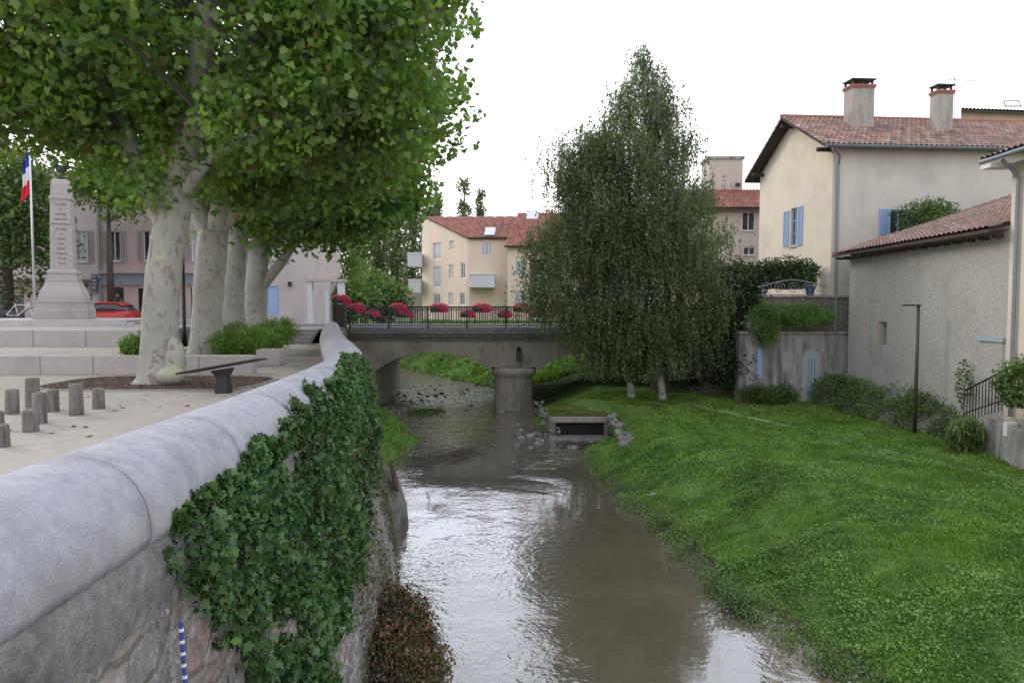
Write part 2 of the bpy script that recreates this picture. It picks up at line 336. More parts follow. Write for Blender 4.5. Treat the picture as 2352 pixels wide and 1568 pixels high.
def text_mesh(body,size,m,parent,loc,rot,name='lettering',ext=.004,align='CENTER',spacing=1.0):
    cu=bpy.data.curves.new('t','FONT'); cu.body=body; cu.size=size; cu.align_x=align; cu.extrude=ext; cu.space_line=spacing
    ob=bpy.data.objects.new('t',cu); C.objects.link(ob); dg=bpy.context.evaluated_depsgraph_get(); dg.update()
    me=bpy.data.meshes.new_from_object(ob.evaluated_get(dg)); bpy.data.objects.remove(ob)
    me.materials.clear(); me.materials.append(m); o=bpy.data.objects.new(name,me); C.objects.link(o)
    o.parent=parent; o.location=loc; o.rotation_euler=rot; return o
# ---------------------------------------------------------------- terrain
YL=[-10,9.7,12.2,14.8,17.9,20,21.9,24,26.3,28.5,30.6,34,38,43,47,55,70,110,600]
XL=[-1.4,-1.5,-2.0,-2.3,-2.8,-3.5,-3.65,-3.2,-2.9,-3.6,-4.3,-6.0,-7.2,-7.9,-8.6,-12,-26,-60,-400]
YR=[-10,8.5,9.7,11.1,12.2,14.8,17.9,23.4,25.5,27.3,28.0,28.8,30.6,34,39,43,47,55,70,110,600]
XR=[8.5,5.2,4.35,3.95,3.5,3.35,2.86,2.3,2.6,3.8,3.6,1.0,.7,1.0,.6,-1.0,-3.9,-8.5,-22,-55,-395]
def ss(t): t=np.clip(t,0,1); return t*t*(3-2*t)
def hgt(x,y):
    x=np.asarray(x,float); y=np.asarray(y,float)
    xl=np.interp(y,YL,XL); xr=np.interp(y,YR,XR)
    d=x-xr+.12*np.sin(y*2.1)+.08*np.sin(y*5.3+1)+.04*np.sin(y*11.7+x); w=np.interp(y,[0,10,18,25,30,40,50],[4.0,3.8,3.6,2.6,2.4,4,7])
    top=-2.3+2.5*ss((y-41)/14)*ss((d-0)/6)
    wob=.10*np.sin(x*1.7+y*.9)+.07*np.sin(x*3.1-y*2.3)+.05*np.sin(y*4.1+x*.7)
    wob=wob*(1-.8*ss((d-w+1)/1.5))
    t=np.clip(d/w,0,1); r=-3.47+(top+3.47)*(.5*t+.5*ss(t))+wob*ss(d/1.0)*.6
    dl=xl-x; lt=np.where(y<43,-3.65+.75*ss((y-19)/2)*ss(dl/1.2),0)+np.where(y>=43,-3.5+3.6*ss(dl/(5)),0)
    z=np.where(d>0,r,np.where(dl>0,lt,-3.65))
    far=ss((y-150)/200); return z*(1-far)+.1*far
xs=np.unique(np.concatenate([np.linspace(-700,-30,14),np.arange(-30,-12,1.5),np.arange(-12,15,.2),np.arange(15,40,2),np.linspace(40,700,14)]))
ys=np.unique(np.concatenate([np.arange(-20,4,1.5),np.arange(4,46,.2),np.arange(46,80,1),np.linspace(80,900,28)]))
X,Y=np.meshgrid(xs,ys); Z=hgt(X,Y); nx,ny=len(xs),len(ys)
idx=np.arange(nx*ny).reshape(ny,nx)
me=bpy.data.meshes.new('ground'); me.from_pydata(np.stack([X,Y,Z],-1).reshape(-1,3).tolist(),[],np.stack([idx[:-1,:-1],idx[:-1,1:],idx[1:,1:],idx[1:,:-1]],-1).reshape(-1,4).tolist())
me.polygons.foreach_set('use_smooth',[True]*len(me.polygons)); me.materials.append(m_ground)
g=bpy.data.objects.new('ground',me); C.objects.link(g); g['kind']='structure'
w=MB(); w.add([(-120,-20,-3.4),(12,-20,-3.4),(12,120,-3.4),(-120,120,-3.4)],[(0,1,2,3)]); w.build('water',m_water)['kind']='structure'
tp=[atZ(px,py,-2.3) for px,py in ((1500,921),(1560,925),(1700,955),(1850,988),(2050,1040),(2352,1112),(2600,1180))]
tr=catmull([(p.x,p.y,0) for p in tp],.15); mb=MB(); rows=[]
TR=np.array([(p.x,p.y) for p in tr])
for i,p in enumerate(tr):
    t=(tr[min(i+1,len(tr)-1)]-tr[max(i-1,0)]).normalized(); n=Vector((-t.y,t.x,0)); row=[]
    for k in range(4):
        q=p+n*(.17*(k/1.5-1)*(1+.7*noise.noise(p*.9+Vector((0,0,k))))); row.append((q.x,q.y,float(hgt(q.x,q.y))+.025))
    rows.append(row)
for i in range(len(rows)-1):
    for k in range(3): mb.add([rows[i][k],rows[i+1][k],rows[i+1][k+1],rows[i][k+1]],[(0,1,2,3)])
mb.build('path',m_path)['kind']='structure'
def blades(n,y0,y1,x0,x1,hs,ws,seedcut):
    x=x0+(x1-x0)*rng.random(n); y=y0+(y1-y0)*rng.random(n); z=hgt(x,y)
    ok=(z>-3.38)&(np.abs(x)/np.maximum(y,1)<.76)&(rng.random(n)<np.clip((seedcut/y)**1.3,0,1))
    dd=np.min(np.hypot(x[:,None]-TR[None,::5,0],y[:,None]-TR[None,::5,1]),axis=1); ok&=(dd>.10+.12*rng.random(n))
    ok&=~((x>1.4)&(x<3.9)&(y>27.0)&(y<30.2))
    x,y,z=x[ok],y[ok],z[ok]; n=len(x)
    cl=.6+.5*(np.sin(x*2.3+1.3*np.sin(y*1.1))*np.sin(y*1.9+x))+.35*np.sin(x*7+y*5)*np.sin(y*6.3-x*3)
    h=hs*(.35+rng.random(n)*.8)*np.clip(cl+.35,.3,1.9); wd=ws*(.7+.6*rng.random(n))*(.6+y/20)
    a=rng.random(n)*2*PI; lean=rng.normal(size=(n,2))*.45
    P=np.stack([x,y,z-.01],-1); D=np.stack([np.cos(a),np.sin(a),0*a],-1)*wd[:,None]
    T=P+np.stack([lean[:,0]*h,lean[:,1]*h,h],-1)
    M=P*.45+T*.55+D*.9-np.stack([0*h,0*h,-.05*h],-1)
    return np.stack([P-D,P+D,M,T],1).reshape(-1,3)
V=np.concatenate([blades(300000,7.2,22,2,14,.09,.008,12),blades(100000,20,33,-1,13.4,.11,.010,24),blades(9000,20,33,-6.5,-2.8,.14,.012,30),blades(25000,42,62,-10,8,.2,.03,50)])
tag(npmesh('grass',V,4,l_grass),'short bright green grass covering the sloping river bank','grass',kind='stuff')
n=130000; x=2.6+9*rng.random(n); y=7.2+15*rng.random(n); z=hgt(x,y)
k=(np.sin(x*1.3+y*.7)+np.sin(y*1.9-x*.8)+np.sin(x*3.3+2)*.5)+.5*rng.normal(size=n)
hm=.5+.5*np.sin(x*4.3+np.sin(y*3.1)*2)*np.sin(y*4.9+np.sin(x*2.7)*2)
ok=(z>-3.38)&(k>-.2)&(x/y<.76)&((z<-2.45)|(rng.random(n)<.35)); P=np.stack([x,y,z+.02+(.03+.13*hm)*rng.random(n)],-1)[ok]
tag(leaves('weeds',P,.05,OVAL,leafmat('weed_leaves',[(.10,.19,.038),(.155,.27,.06),(.085,.155,.03),(.22,.33,.095)],.25,.03,None,(.62,1.28)),None,(0,-.2,1.0),.8),'patches of low broad-leaved weeds spreading through the bank grass','weeds',kind='stuff')
pts=[]
for _ in range(190):
    yy=8.3+16*random.random()**1.2; xx=float(np.interp(yy,YR,XR))+.0+.45*random.random()
    pts.append((xx,yy,max(-3.38,float(hgt(xx,yy)))+.05+.06*random.random()))
pts+= [(3.55+.4*random.random(),11.6+1.0*random.random(),-3.22) for _ in range(22)]
tag(leaves('waterside_herbs',clumps(pts,55,.12,.6),.05,OVAL,l_mid,None,(0,-.3,.8)),'dark leafy herbs fringing the edge of the water','plants',kind='stuff')
# ---------------------------------------------------------------- parapet and river wall
PATH=catmull([(-2.2,-2,0),(-2.22,1,0),(-2.24,4,0),(-2.3,7,0),(-2.5,10,0),(-2.82,12,0),(-3.45,14.7,0),(-4.4,18,0),(-5.9,23.5,0),(-8.35,33.2,0)],.12)
def frame(i):
    t=(PATH[min(i+1,len(PATH)-1)]-PATH[max(i-1,0)]).normalized(); return PATH[i],t,Vector((t.y,-t.x,0))
prof=[(.37,.46),(.39,.52),(.385,.6),(.36,.7),(.31,.79),(.24,.86),(.15,.905),(.05,.93),(-.05,.93),(-.15,.905),(-.24,.86),(-.31,.79),(-.36,.7),(-.385,.6),(-.37,.46)]
par=thing('river_parapet','long curved parapet wall with rounded pale grey stone coping beside the river','wall',(-2.2,0,0))
def face_o(z,i): return .34+(.46-z)*float(np.interp(PATH[i].y,[9,13,18],[.05,.15,.2]))
mb=MB(); zr=[.46-.1*k for k in range(42)]; n=len(PATH)
for i in range(n):
    p,t,o=frame(i)
    for z in zr:
        q=p+o*face_o(z,i)+Vector((0,0,z)); 
        dsp=.022*noise.noise(q*1.6)+.022*noise.noise(q*5)+.02*noise.noise(q*11)
        q=q+o*dsp*(0.3 if z>.25 else 1); mb.v.append(tuple(q))
R=len(zr)
for i in range(n-1):
    for k in range(R-1): mb.f.append((i*R+k,(i+1)*R+k,(i+1)*R+k+1,i*R+k+1))
mb.build('wall',m_rubble,par,True)
mb=MB()
for i in range(0,n-1,3):
    a,ta,oa=frame(i); b,tb,ob=frame(min(i+3,n-1))
    mb.add([a-oa*.34+Vector((0,0,-.1)),b-ob*.34+Vector((0,0,-.1)),b-ob*.34+Vector((0,0,.47)),a-oa*.34+Vector((0,0,.47))],[(0,1,2,3)])
mb.build('inner_face',m_band,par,True)
mb=MB()
for i in range(0,n):
    a,ta,oa=frame(i); 
    for o_,z_ in ((.36,.475),(.39,.40),(.395,.3),(.39,.2),(.36,.12+.05*noise.noise(a*2))):
        q=a+oa*(o_+.015*noise.noise(Vector((a.y*4,z_*6,0))))+Vector((0,0,z_)); mb.v.append(tuple(q))
for i in range(n-1):
    for k in range(4): mb.f.append((i*5+k,(i+1)*5+k,(i+1)*5+k+1,i*5+k+1))
mb.build('cement_band',m_band,par,True)
seg=11; i=0; s0=3
while i<n-2:
    j=min(i+(seg if i>0 else s0),n-1); mb=MB(); K=len(prof); cnt=j-i+1; h=random.uniform(-.005,.005)
    for a in range(i,j+1):
        p,t,o=frame(a); sh=.009 if a==i else (-.009 if a==j else 0); rr=.98 if a in(i,j) else 1
        for (po,pz) in prof:
            mb.v.append(tuple(p+t*sh+o*po*rr+Vector((0,0,.46+(pz-.46)*rr+h))))
    for a in range(cnt-1):
        for k in range(K-1): mb.f.append((a*K+k,(a+1)*K+k,(a+1)*K+k+1,a*K+k+1))
        mb.f.append((a*K+K-1,(a+1)*K+K-1,(a+1)*K,a*K))
    mb.f.append(tuple(range(K))); mb.f.append(tuple((cnt-1)*K+k for k in range(K)))
    ob=mb.build('coping_stone',m_coping,par,True); i=j
mb=MB(); K=len(prof)
for a in range(0,n):
    p,t,o=frame(a)
    for (po,pz) in prof: mb.v.append(tuple(p+o*po*.965+Vector((0,0,.46+(pz-.46)*.965))))
for a in range(n-1):
    for k in range(K-1): mb.f.append((a*K+k,(a+1)*K+k,(a+1)*K+k+1,a*K+k+1))
mb.build('mortar_core',mat('joint_mortar',(.10,.08,.075),(.06,.05,.045),bmp=.3),par,True)
def wall_pt(i,z,off):
    p,t,o=frame(i); return p+o*(face_o(z,i)+off)+Vector((0,0,z))
iv=thing('ivy','dense dark green ivy spilling over the parapet coping and river wall','ivy',(-1.7,7,-1))
Yp=[p.y for p in PATH]; P=[]
def yi(y): return min(range(n),key=lambda k:abs(Yp[k]-y)) 
lut={round(v*10):yi(v) for v in np.arange(0,33,.1)}
cnt=0
while cnt<25000:
    y=3.2+9.6*random.random()**1.2; i=lut[round(y*10)]; p,t,o=frame(i)
    nz=noise.noise(Vector((y*1.3,0,3)))
    if random.random()<.20:
        tm=np.interp(y,[3.9,5,7,8.5,10,11.2,12.2],[.08,.18,.30,.42,.60,.5,.05])+.34*noise.noise(Vector((y*2.6,5,0)))
        u=random.random()**1.3*tm
        if y<3.9 or tm<0: continue
        fi=u*11; a=int(fi); fr=fi-a; po=prof[a][0]*(1-fr)+prof[a+1][0]*fr; pz=prof[a][1]*(1-fr)+prof[a+1][1]*fr
        q=p+o*(po+.015+.06*random.random()**2)+Vector((0,0,pz+.015+.06*random.random()**2))
    else:
        z=.5-3.4*random.random(); low=np.interp(y,[3.5,6.3,7.3,9.5,12,12.8],[-3,-3,-1.9,-1.15,-.15,.3])+.7*nz+.4*noise.noise(Vector((y*5,0,8)))
        lft=np.interp(z,[-1.5,-.56,.3,.5],[5.3,4.6,3.8,4.0])+.55*noise.noise(Vector((0,z*4,1)))
        if z<low or y<lft: continue
        g_=noise.noise(Vector((y*1.8,z*1.8,9)))
        if g_<-.28: continue
        q=wall_pt(i,z,.01+(.05+.20*max(0,g_+.35))*random.random()**1.3)
    P.append(q); cnt+=1
leaves('leaves',np.array([tuple(q) for q in P]),.066,IVY,l_ivy,iv,(.75,-.3,.45),1.0,up=(0,0,-1))
for _ in range(24):
    y=4+6*random.random(); z=.3-1.6*random.random(); pts=[wall_pt(lut[round(max(0,(y+.1*k*random.uniform(-1,1)))*10)],z+.16*k,.03) for k in range(3)]
    mb=MB(); mb.tube(pts,.008,4); mb.build('stem',m_dbark,iv)
cr=[]
while len(cr)<8500:
    y=8+13*random.random(); z=.1-3.4*random.random()
    if noise.noise(Vector((y*.9,z*.9,20)))<-.06+.05*z: continue
    cr.append(tuple(wall_pt(lut[round(y*10)],z,.01+.07*random.random())))
tag(leaves('creeper',np.array(cr),.05,OVAL,l_creep,None,(1,-.3,.3),.7),'sparse brownish green creeper on the river wall beyond the ivy','creeper',kind='stuff')
sp=[wall_pt(lut[round(v*10)],z,.10) for v,z in ((3.8,.0),(3.8,-.22),(3.82,-.5),(3.8,-.9))]; mb=MB(); mb.tube(sp,[.013]*4,6)
st=mb.build('striped_strap',plain('strap_blue',(.03,.06,.28),.6)); tag(st,'narrow blue and white strap hanging beside the ivy on the river wall','strap')
for k in range(14):
    q=sp[0]+(sp[3]-sp[0])*(k/14+.03); mb=MB(); mb.tube([q,q+Vector((0,0,-.018))],.0145,6); mb.build('stripe',m_wframe,st,local=True)
ft=thing('pipe_outlet','rounded concrete buttress at the foot of the river wall with rusty flap','pipe',tuple(atZ(885,1300,-3.4)))
c=Vector((-3.08,16.5,0)); mb=MB(); mb.lathe([(.70,-3.7),(.64,-3.0),(.46,-2.4),(.24,-2.1),(.10,-1.95)],(c.x,c.y,0),18); mb.build('buttress',m_foot,ft,True)
mb=MB(); mb.lathe([(.14,-.03),(.14,.02),(.11,.03),(.05,.035)],(0,0,0),18,0,1,2.4)
o=mb.build('flap',m_rust,ft,True,local=True); o.location=Vector((-2.66,16.1,-2.2))-ft.location; o.rotation_euler=(math.radians(78),0,math.radians(88))
br=thing('dead_bramble','brown dead bramble heap at the water below the ivy wall','bush',(-1.75,10.4,-3.4))
cc=np.concatenate([ell_pts((-1.78,10.2,-3.35),(.55,1.2,.85),330,.1),ell_pts((-1.45,9.8,-3.38),(.45,.7,.3),80,.1)]); cc[:,2]=np.abs(cc[:,2]+3.4)-3.4
leaves('leaves',clumps(cc,55,.12),.06,OVAL,l_dry,br)
mb=MB()
for _ in range(90):
    a=Vector((-1.9+random.uniform(-.3,.4),10.2+random.uniform(-1.2,1.1),-3.35)); d=Vector((random.uniform(-.3,.45),random.uniform(-.6,.5),random.uniform(.2,.8)))
    mb.tube([a,a+d*.5,a+d*.9+Vector((.08,0,-.08)),a+d*1.0+Vector((.18,-.1,-.3))],[.010,.008,.006,.003],4)
mb.build('stems',m_dbark,br)['kind']='stuff'
# ---------------------------------------------------------------- square, terraces, beds
def sheet(name,poly,z,m):
    mb=MB(); mb.add([(x,y,z) for x,y in poly],[tuple(range(len(poly)))]); o=mb.build(name,m); o['kind']='structure'; return o
pp=[(p.x-.2,p.y) for p in PATH[::8]]
mb=MB(); 
for i in range(len(pp)-1): mb.add([(-70,pp[i][1],0),(pp[i][0],pp[i][1],0),(pp[i+1][0],pp[i+1][1],0),(-70,pp[i+1][1],0)],[(0,1,2,3)])
mb.add([(-70,pp[-1][1],0),(pp[-1][0],pp[-1][1],0),(-8.2,36,0),(-70,36,0)],[(0,1,2,3)])
mb.build('square',m_square)['kind']='structure'
mb=MB(); mb.box((-90,36,-3.7),(-8.45,49,.4)); mb.build('road',m_road)['kind']='structure'
mb=MB(); mb.box((-90,44.5,.35),(-11.5,48.5,.53)); mb.build('pavement',m_pave)['kind']='structure'
c=atZ(375,880,0); R=[]
for k in range(40):
    q=2*PI*k/40; R.append((c.x+2.25*math.copysign(abs(math.cos(q))**.6,math.cos(q)),c.y+1.45*math.copysign(abs(math.sin(q))**.6,math.sin(q))))
sheet('mulch_bed',R,.012,m_mulch)
mb=MB()
for k in range(40):
    a=R[k]; b=R[(k+1)%40]; mb.obox(a,b,-.02,.035,0,.06)
mb.build('bed_kerb',m_pave)['kind']='structure'
ch=[(c.x+random.uniform(-2.1,2.1),c.y+random.uniform(-1.3,1.3),.03) for _ in range(4500)]
tag(leaves('wood_chips',np.array(ch),.05,LONG,leafmat('chips',[(.16,.09,.06),(.07,.04,.03),(.22,.14,.1)],0,0),None,(0,0,1.2),.8),'brown wood chips covering the bed around the nearest plane tree','wood chips',kind='stuff')
fl=[(random.uniform(-9,-3.6),random.uniform(9,17),.012) for _ in range(70)]
tag(leaves('fallen_leaves',np.array(fl),.09,MAPLE,leafmat('fallen',[(.2,.11,.05),(.14,.09,.04),(.25,.17,.07)],0,0),None,(0,0,3),.5),'dry brown leaves scattered over the gravel of the square','leaves',kind='stuff')
def lowwall(name,label,x0,x1,y,z0,z1,th,joints):
    r=thing(name,label,'wall',((x0+x1)/2,y,z0)); L=(x1-x0)/joints
    for k in range(joints):
        mb=MB(); mb.box((x0+k*L+.006,y,z0-.05),(x0+(k+1)*L-.006,y+th,z1)); mb.build('stone_block',m_white,r,bevel=.015)
    return r
xr1=atY(578,840,17.6).x
lowwall('low_stone_wall','lower pale stone retaining wall behind the wooden posts',-22,xr1,17.6,0,.45,.4,12)
mb=MB(); mb.box((-60,18.0,-.1),(-9.6,22.3,.40)); mb.build('terrace',m_square)['kind']='structure'
xr2=atY(318,780,22.3).x
lowwall('low_stone_wall','upper pale stone retaining wall below the war memorial',-28,xr2,22.3,.4,.92,.4,10)
mb=MB(); mb.box((-60,22.7,.2),(xr2-.2,33,.88)); mb.build('upper_terrace',m_pave)['kind']='structure'
st=thing('memorial_steps','two pale stone steps around the foot of the war memorial','steps',(-18.6,30,.88))
for k in range(3): 
    mb=MB(); mb.box((-24+.5*k,27.2+.4*k,.86+.08*k),(-14-.5*k,33,.94+.08*k+.003)); mb.build('step',m_white,st,bevel=.01)
b=atZ(615,840,0); mb=MB(); mb.box((b.x-.33,b.y,0),(b.x+.33,b.y+.6,.45)); tag(mb.build('stone_block',m_white,loc=(b.x,b.y,0),bevel=.02),'pale stone block seat between planted bed and river path','block')
sheet('planting_bed',[(-9.6,18.4),(-7.4,19.6),(-8.6,25),(-10.2,31.0),(-13,31.5),(-12.5,18.4)],.02 ,m_mulch)
def plant(name,label,cat,c,r,n,size,T,m,stem=True,up=None,bias=(0,0,.5),shell=.2,group=None,cl=None):
    t=thing(name,label,cat,(c[0],c[1],c[2]-r[2]),group=group)
    if cl: P=clumps(ell_pts(c,r,cl[0],shell),n//cl[0],cl[1])
    else: P=ell_pts(c,r,n,shell)
    P[:,2]=np.maximum(P[:,2],c[2]-r[2]); leaves('foliage',P,size,T,m,t,bias,1,up)
    if stem:
        mb=MB(); b=Vector((c[0],c[1],c[2]-r[2]))
        for _ in range(8):
            e=Vector(c)+Vector((random.uniform(-.6,.6)*r[0],random.uniform(-.6,.6)*r[1],random.uniform(0,.7)*r[2]))
            mb.tube([b,(b+e)/2+Vector((0,0,.1)),e],[.015,.012,.005],4)
        mb.build('stems',m_dbark,t)
    return t
b=atY(297,805,17.9); plant('grass_clump','bright green leafy clump left of the nearest plane tree','plant',(b.x,18.3,.6),(.42,.4,.35),500,.22,LONG,l_bright,up=(0,0,1))
lab=['low green shrub beside the stone block seat','rounded shrub between second and third plane trees','tall green shrub right of the fourth plane trunk','spreading shrub below the bridge steps','pale green grassy shrub at the foot of the second plane tree']
for (px,py,Y_,rx,rz),l in zip(((590,790,22,.8,.42),(560,775,23.5,1.0,.5),(640,760,27,.7,.5),(628,772,24.5,.55,.35),(530,795,20.5,.5,.4)),lab):
    b=atY(px,py,Y_); plant('garden_shrub',l,'shrub',(b.x,b.y,b.z),(rx,.7,rz),2600,.12,LONG,l_mid if rx>.85 else l_bright,cl=(60,.12),up=(0,0,1))
st=thing('bridge_steps','short flight of stone steps from the square up to the bridge','steps',(-9.3,31.5,0))
for k in range(4):
    mb=MB(); mb.box((-10.1,31.2+.35*k,-.02),(-8.75,33.6,.15*(k+1))); mb.build('step',m_pave,st,bevel=.01)
sheet('bridge_approach',[(-13,33.5),(-8.0,33.5),(-8.0,36.1),(-13,36.1)],.605,m_pave)
mb=MB(); mb.box((-13,33.62,-.02),(-8.2,36,.60)); mb.build('bridge_landing',m_pave)['kind']='structure'
posts=[(75,867,935,30,'tallest wooden post at the back of the group, left of centre'),(28,893,950,29,'wooden post standing near the left picture edge, behind the stubby ones'),
(92,900,972,30,'grey wooden post just in front of the tallest one'),(122,893,945,27,'short wooden post between the tall post and the isolated pair on the right'),
(176,880,953,31,'thick weathered wooden post, second from the right of the group'),(227,890,938,27,'rightmost wooden post of the group on the square'),
(71,940,991,34,'stubby low wooden post at the front of the group'),(9,973,1026,27,'wooden post at the left picture edge nearest the parapet'),(-2,943,985,24,'half hidden wooden post cut by the left picture edge')]
for px,t,bt,wd,l in posts:
    b=atZ(px,bt,0); k=b.y/FP; h=(bt-t)*k; r=wd*k/2
    mb=MB(); mb.lathe([(r*1.02,-.03),(r,.0),(r*.98,h*.5),(r*.96,h-.03),(r*.86,h-.006),(r*.5,h+.004)],(0,0,0),14)
    mb.v=[(x*(1+.06*noise.noise(Vector((x*9,y*9,z*2+px)))),y*(1+.06*noise.noise(Vector((x*9,y*9,z*2)))),z) for x,y,z in mb.v]
    o=mb.build('wooden_post',m_wood,smooth=False); o.location=(b.x,b.y,0); o.rotation_euler=(random.uniform(-.02,.02),random.uniform(-.03,.03),random.random()*6)
    tag(o,l,'post','wooden posts on the square')
b=atZ(512,902,0); t=thing('information_lectern','black slanted information panel on a pedestal beside the parapet','sign',(b.x,b.y,0))
mb=MB(); mb.add([(-.12,-.12,0),(.15,-.12,0),(.15,.12,0),(-.12,.12,0),(-.08,-.09,.3),(.11,-.09,.3),(.11,.09,.3),(-.08,.09,.3),(-.2,-.1,.43),(.2,-.1,.49),(.2,.1,.49),(-.2,.1,.43)],
 [(3,2,1,0),(0,1,5,4),(1,2,6,5),(2,3,7,6),(3,0,4,7),(4,5,9,8),(5,6,10,9),(6,7,11,10),(7,4,8,11),(8,9,10,11)]); mb.build('pedestal',m_iron,t,local=True)
mb=MB(); mb.box((-.78,-.3,-.018),(.78,.3,.018)); o=mb.build('panel',m_iron,t,local=True,bevel=.008); o.location=(0,0,.52); o.rotation_euler=(math.radians(-3),math.radians(-10),0)
mb=MB(); mb.box((-.72,-.26,.019),(.72,.26,.022)); o2=mb.build('printed_sheet',mat('printed',(.06,.065,.07),(.04,.045,.045),scale=5,bmp=0,rough=.4),o,local=True)
# ---------------------------------------------------------------- memorial
mx=atY(151,735,30); t=thing('war_memorial','tall pale stone war memorial obelisk topped by a bronze rooster','monument',(mx.x,30,1.10),math.radians(22))
MS=.80; S=math.sqrt(2)*MS
def sq(mb,pr): return mb.lathe([(h*S,z) for h,z in pr],(0,0,0),4,PI/4)
sq(MB(),[(1.22,0),(1.22,.42),(1.16,.46),(1.16,.68),(1.2,.7),(1.2,.76)]).build('base',m_white,t,local=True,bevel=.01)
sq(MB(),[(1.02,.76),(1.0,.95),(.93,1.15),(.78,1.4),(.72,1.55),(.74,1.6),(.66,1.62),(.62,1.85),(.66,1.88),(.66,1.98),(.58,2.05)]).build('plinth',m_white,t,local=True)
sq(MB(),[(.53,2.05),(.46,4.92)]).build('shaft',m_white,t,local=True,bevel=.01)
sq(MB(),[(.5,4.92),(.5,5.02),(.44,5.06),(.41,5.55),(.36,5.72),(.2,5.78)]).build('capital',m_white,t,local=True)
for k,wd in enumerate('GLOIRE A NOTRE FRANCE IMMORTELLE GLOIRE A CEUX QUI SONT MORTS POUR ELLE'.split()):
    z=4.66-.2*k; text_mesh(wd,.118,m_letter,t,(0,-(.53-.07*(z-2.05)/2.87)*MS-.004,z),(PI/2,0,0),ext=.003)
mb=MB(); mb.ell((0,0,.34),(.2,.13,.17)); mb.tube([(-.12,0,.4),(-.2,0,.58),(-.2,0,.68)],[.12,.07,.055],8); mb.ell((-.2,0,.72),(.07,.055,.065)); mb.tube([(-.26,0,.71),(-.32,0,.68)],[.025,.004],5)
mb.tube([(.12,0,.38),(.22,0,.52),(.26,0,.66),(.34,0,.58)],[.1,.09,.07,.02],7); mb.tube([(.12,0,.34),(.26,0,.42),(.34,0,.42)],[.08,.06,.02],7); mb.tube([(-.21,0,.77),(-.18,0,.83)],[.04,.01],5)
for s in(-1,1): mb.tube([(0,.05*s,.22),(.02,.05*s,.0)],[.03,.02],5)
mb.lathe([(.25,-.08),(.22,0)],(0,0,0),10)
o=mb.build('rooster',m_bronze,t,True,local=True); o.location=(0,0,5.86)
b=atY(81,735,30); t=thing('flagpole','white flagpole with drooping blue white and red flag beside the memorial','flagpole',(b.x,30,.95))
mb=MB(); mb.tube([(0,0,0),(0,0,7.9)],[.055,.03],10); mb.ell((0,0,7.93),(.05,.05,.05)); mb.build('pole',m_silver,t,True,local=True)
def flagpart(u0,u1,m,name):
    mb=MB(); nu,nv=8,16
    for a in range(nu+1):
        u=u0+(u1-u0)*a/nu
        for k in range(nv+1):
            v=k/nv; x=-.05-.34*v*(.5+.7*u)-.03*math.sin(u*8); y=.06*math.sin(v*11+u*3); z=7.2-1.9*u-.55*v*(1-.3*u)
            mb.v.append((x,y,z))
    for a in range(nu):
        for k in range(nv):
            i=a*(nv+1)+k; mb.f.append((i,i+1,i+nv+2,i+nv+1))
    return mb.build(name,m,t,True,local=True)
flagpart(0,.36,m_fl_b,'blue_band'); flagpart(.36,.66,m_fl_w,'white_band'); flagpart(.66,1.0,m_fl_r,'red_band')
# ---------------------------------------------------------------- bridge
BY=35.0; BW=8.0
t=thing('road_bridge','grey concrete road bridge with shallow arches over the stream','bridge',(0,BY,-3.4))
mb=MB(); mb.box((-8.9,BY,-.08),(30,BY+BW,.46)); mb.build('deck',m_deckc,t)
mb=MB(); mb.box((-8.9,BY-.28,.28),(30,BY-.003,.56)); mb.build('cornice',m_deckc,t,bevel=.02)
mb=MB(); mb.box((-8.9,BY-.16,.12),(30,BY-.004,.277)); mb.build('lower_cornice',m_deckc,t,bevel=.02)
mb=MB(); mb.box((-8.9,BY+BW+.003,.2),(30,BY+BW+.25,.56)); mb.build('cornice',m_deckc,t)
mb=MB(); mb.box((-8.9,BY+.01,.463),(30,BY+BW,.6)); mb.build('carriageway',m_road,t)
def spandrel(x0,x1,zs,za,name):
    mb=MB(); K=28; ztop=-.083
    for k in range(K+1):
        u=k/K; x=x0+(x1-x0)*u; e=(2*u-1); z=zs+(za-zs)*(1-abs(e)**2.3)
        for y in (BY+.05,BY+BW-.05): mb.v+= [(x,y,z),(x,y,ztop)]
    for k in range(K):
        a=k*4; b=a+4; mb.f+=[(a,b,b+1,a+1),(a+2,a+3,b+3,b+2),(a,a+2,b+2,b)]
    mb.build(name,m_concrete,t,False)
    mb=MB()
    for k in range(K+1):
        u=k/K; x=x0+(x1-x0)*u; e=(2*u-1); z=zs+(za-zs)*(1-abs(e)**2.3)
        mb.v+=[(x,BY-.0,z-.0),(x,BY+.0,z+.2),(x,BY+.049,z+.2),(x,BY+.049,z)]
    for k in range(K):
        a=k*4;b=a+4; mb.f+=[(a,b,b+1,a+1),(a+1,b+1,b+2,a+2),(a,a+3,b+3,b)]
    mb.build('arch_ring',m_concrete,t,False)
spandrel(-6.7,-1.0,-1.55,-.62,'arch'); spandrel(1.15,6.9,-1.55,-.62,'arch')
mb=MB(); mb.box((-.998,BY+.05,-1.35),(1.148,BY+BW-.05,-.083)); mb.build('spandrel_wall',m_concrete,t)
for a_,b_ in (((-9,BY+.03,-3.7),(-6.703,BY+BW-.05,-.083)),((6.903,BY+.05,-3.7),(12,BY+BW-.05,-.083))): mb=MB(); mb.box(a_,b_); mb.build('abutment',m_concrete,t)
mb=MB(); mb.box((-9.2,33.1,-3.7),(-8.0,BY+.02,.55)); mb.build('wing_wall',m_concrete,t)
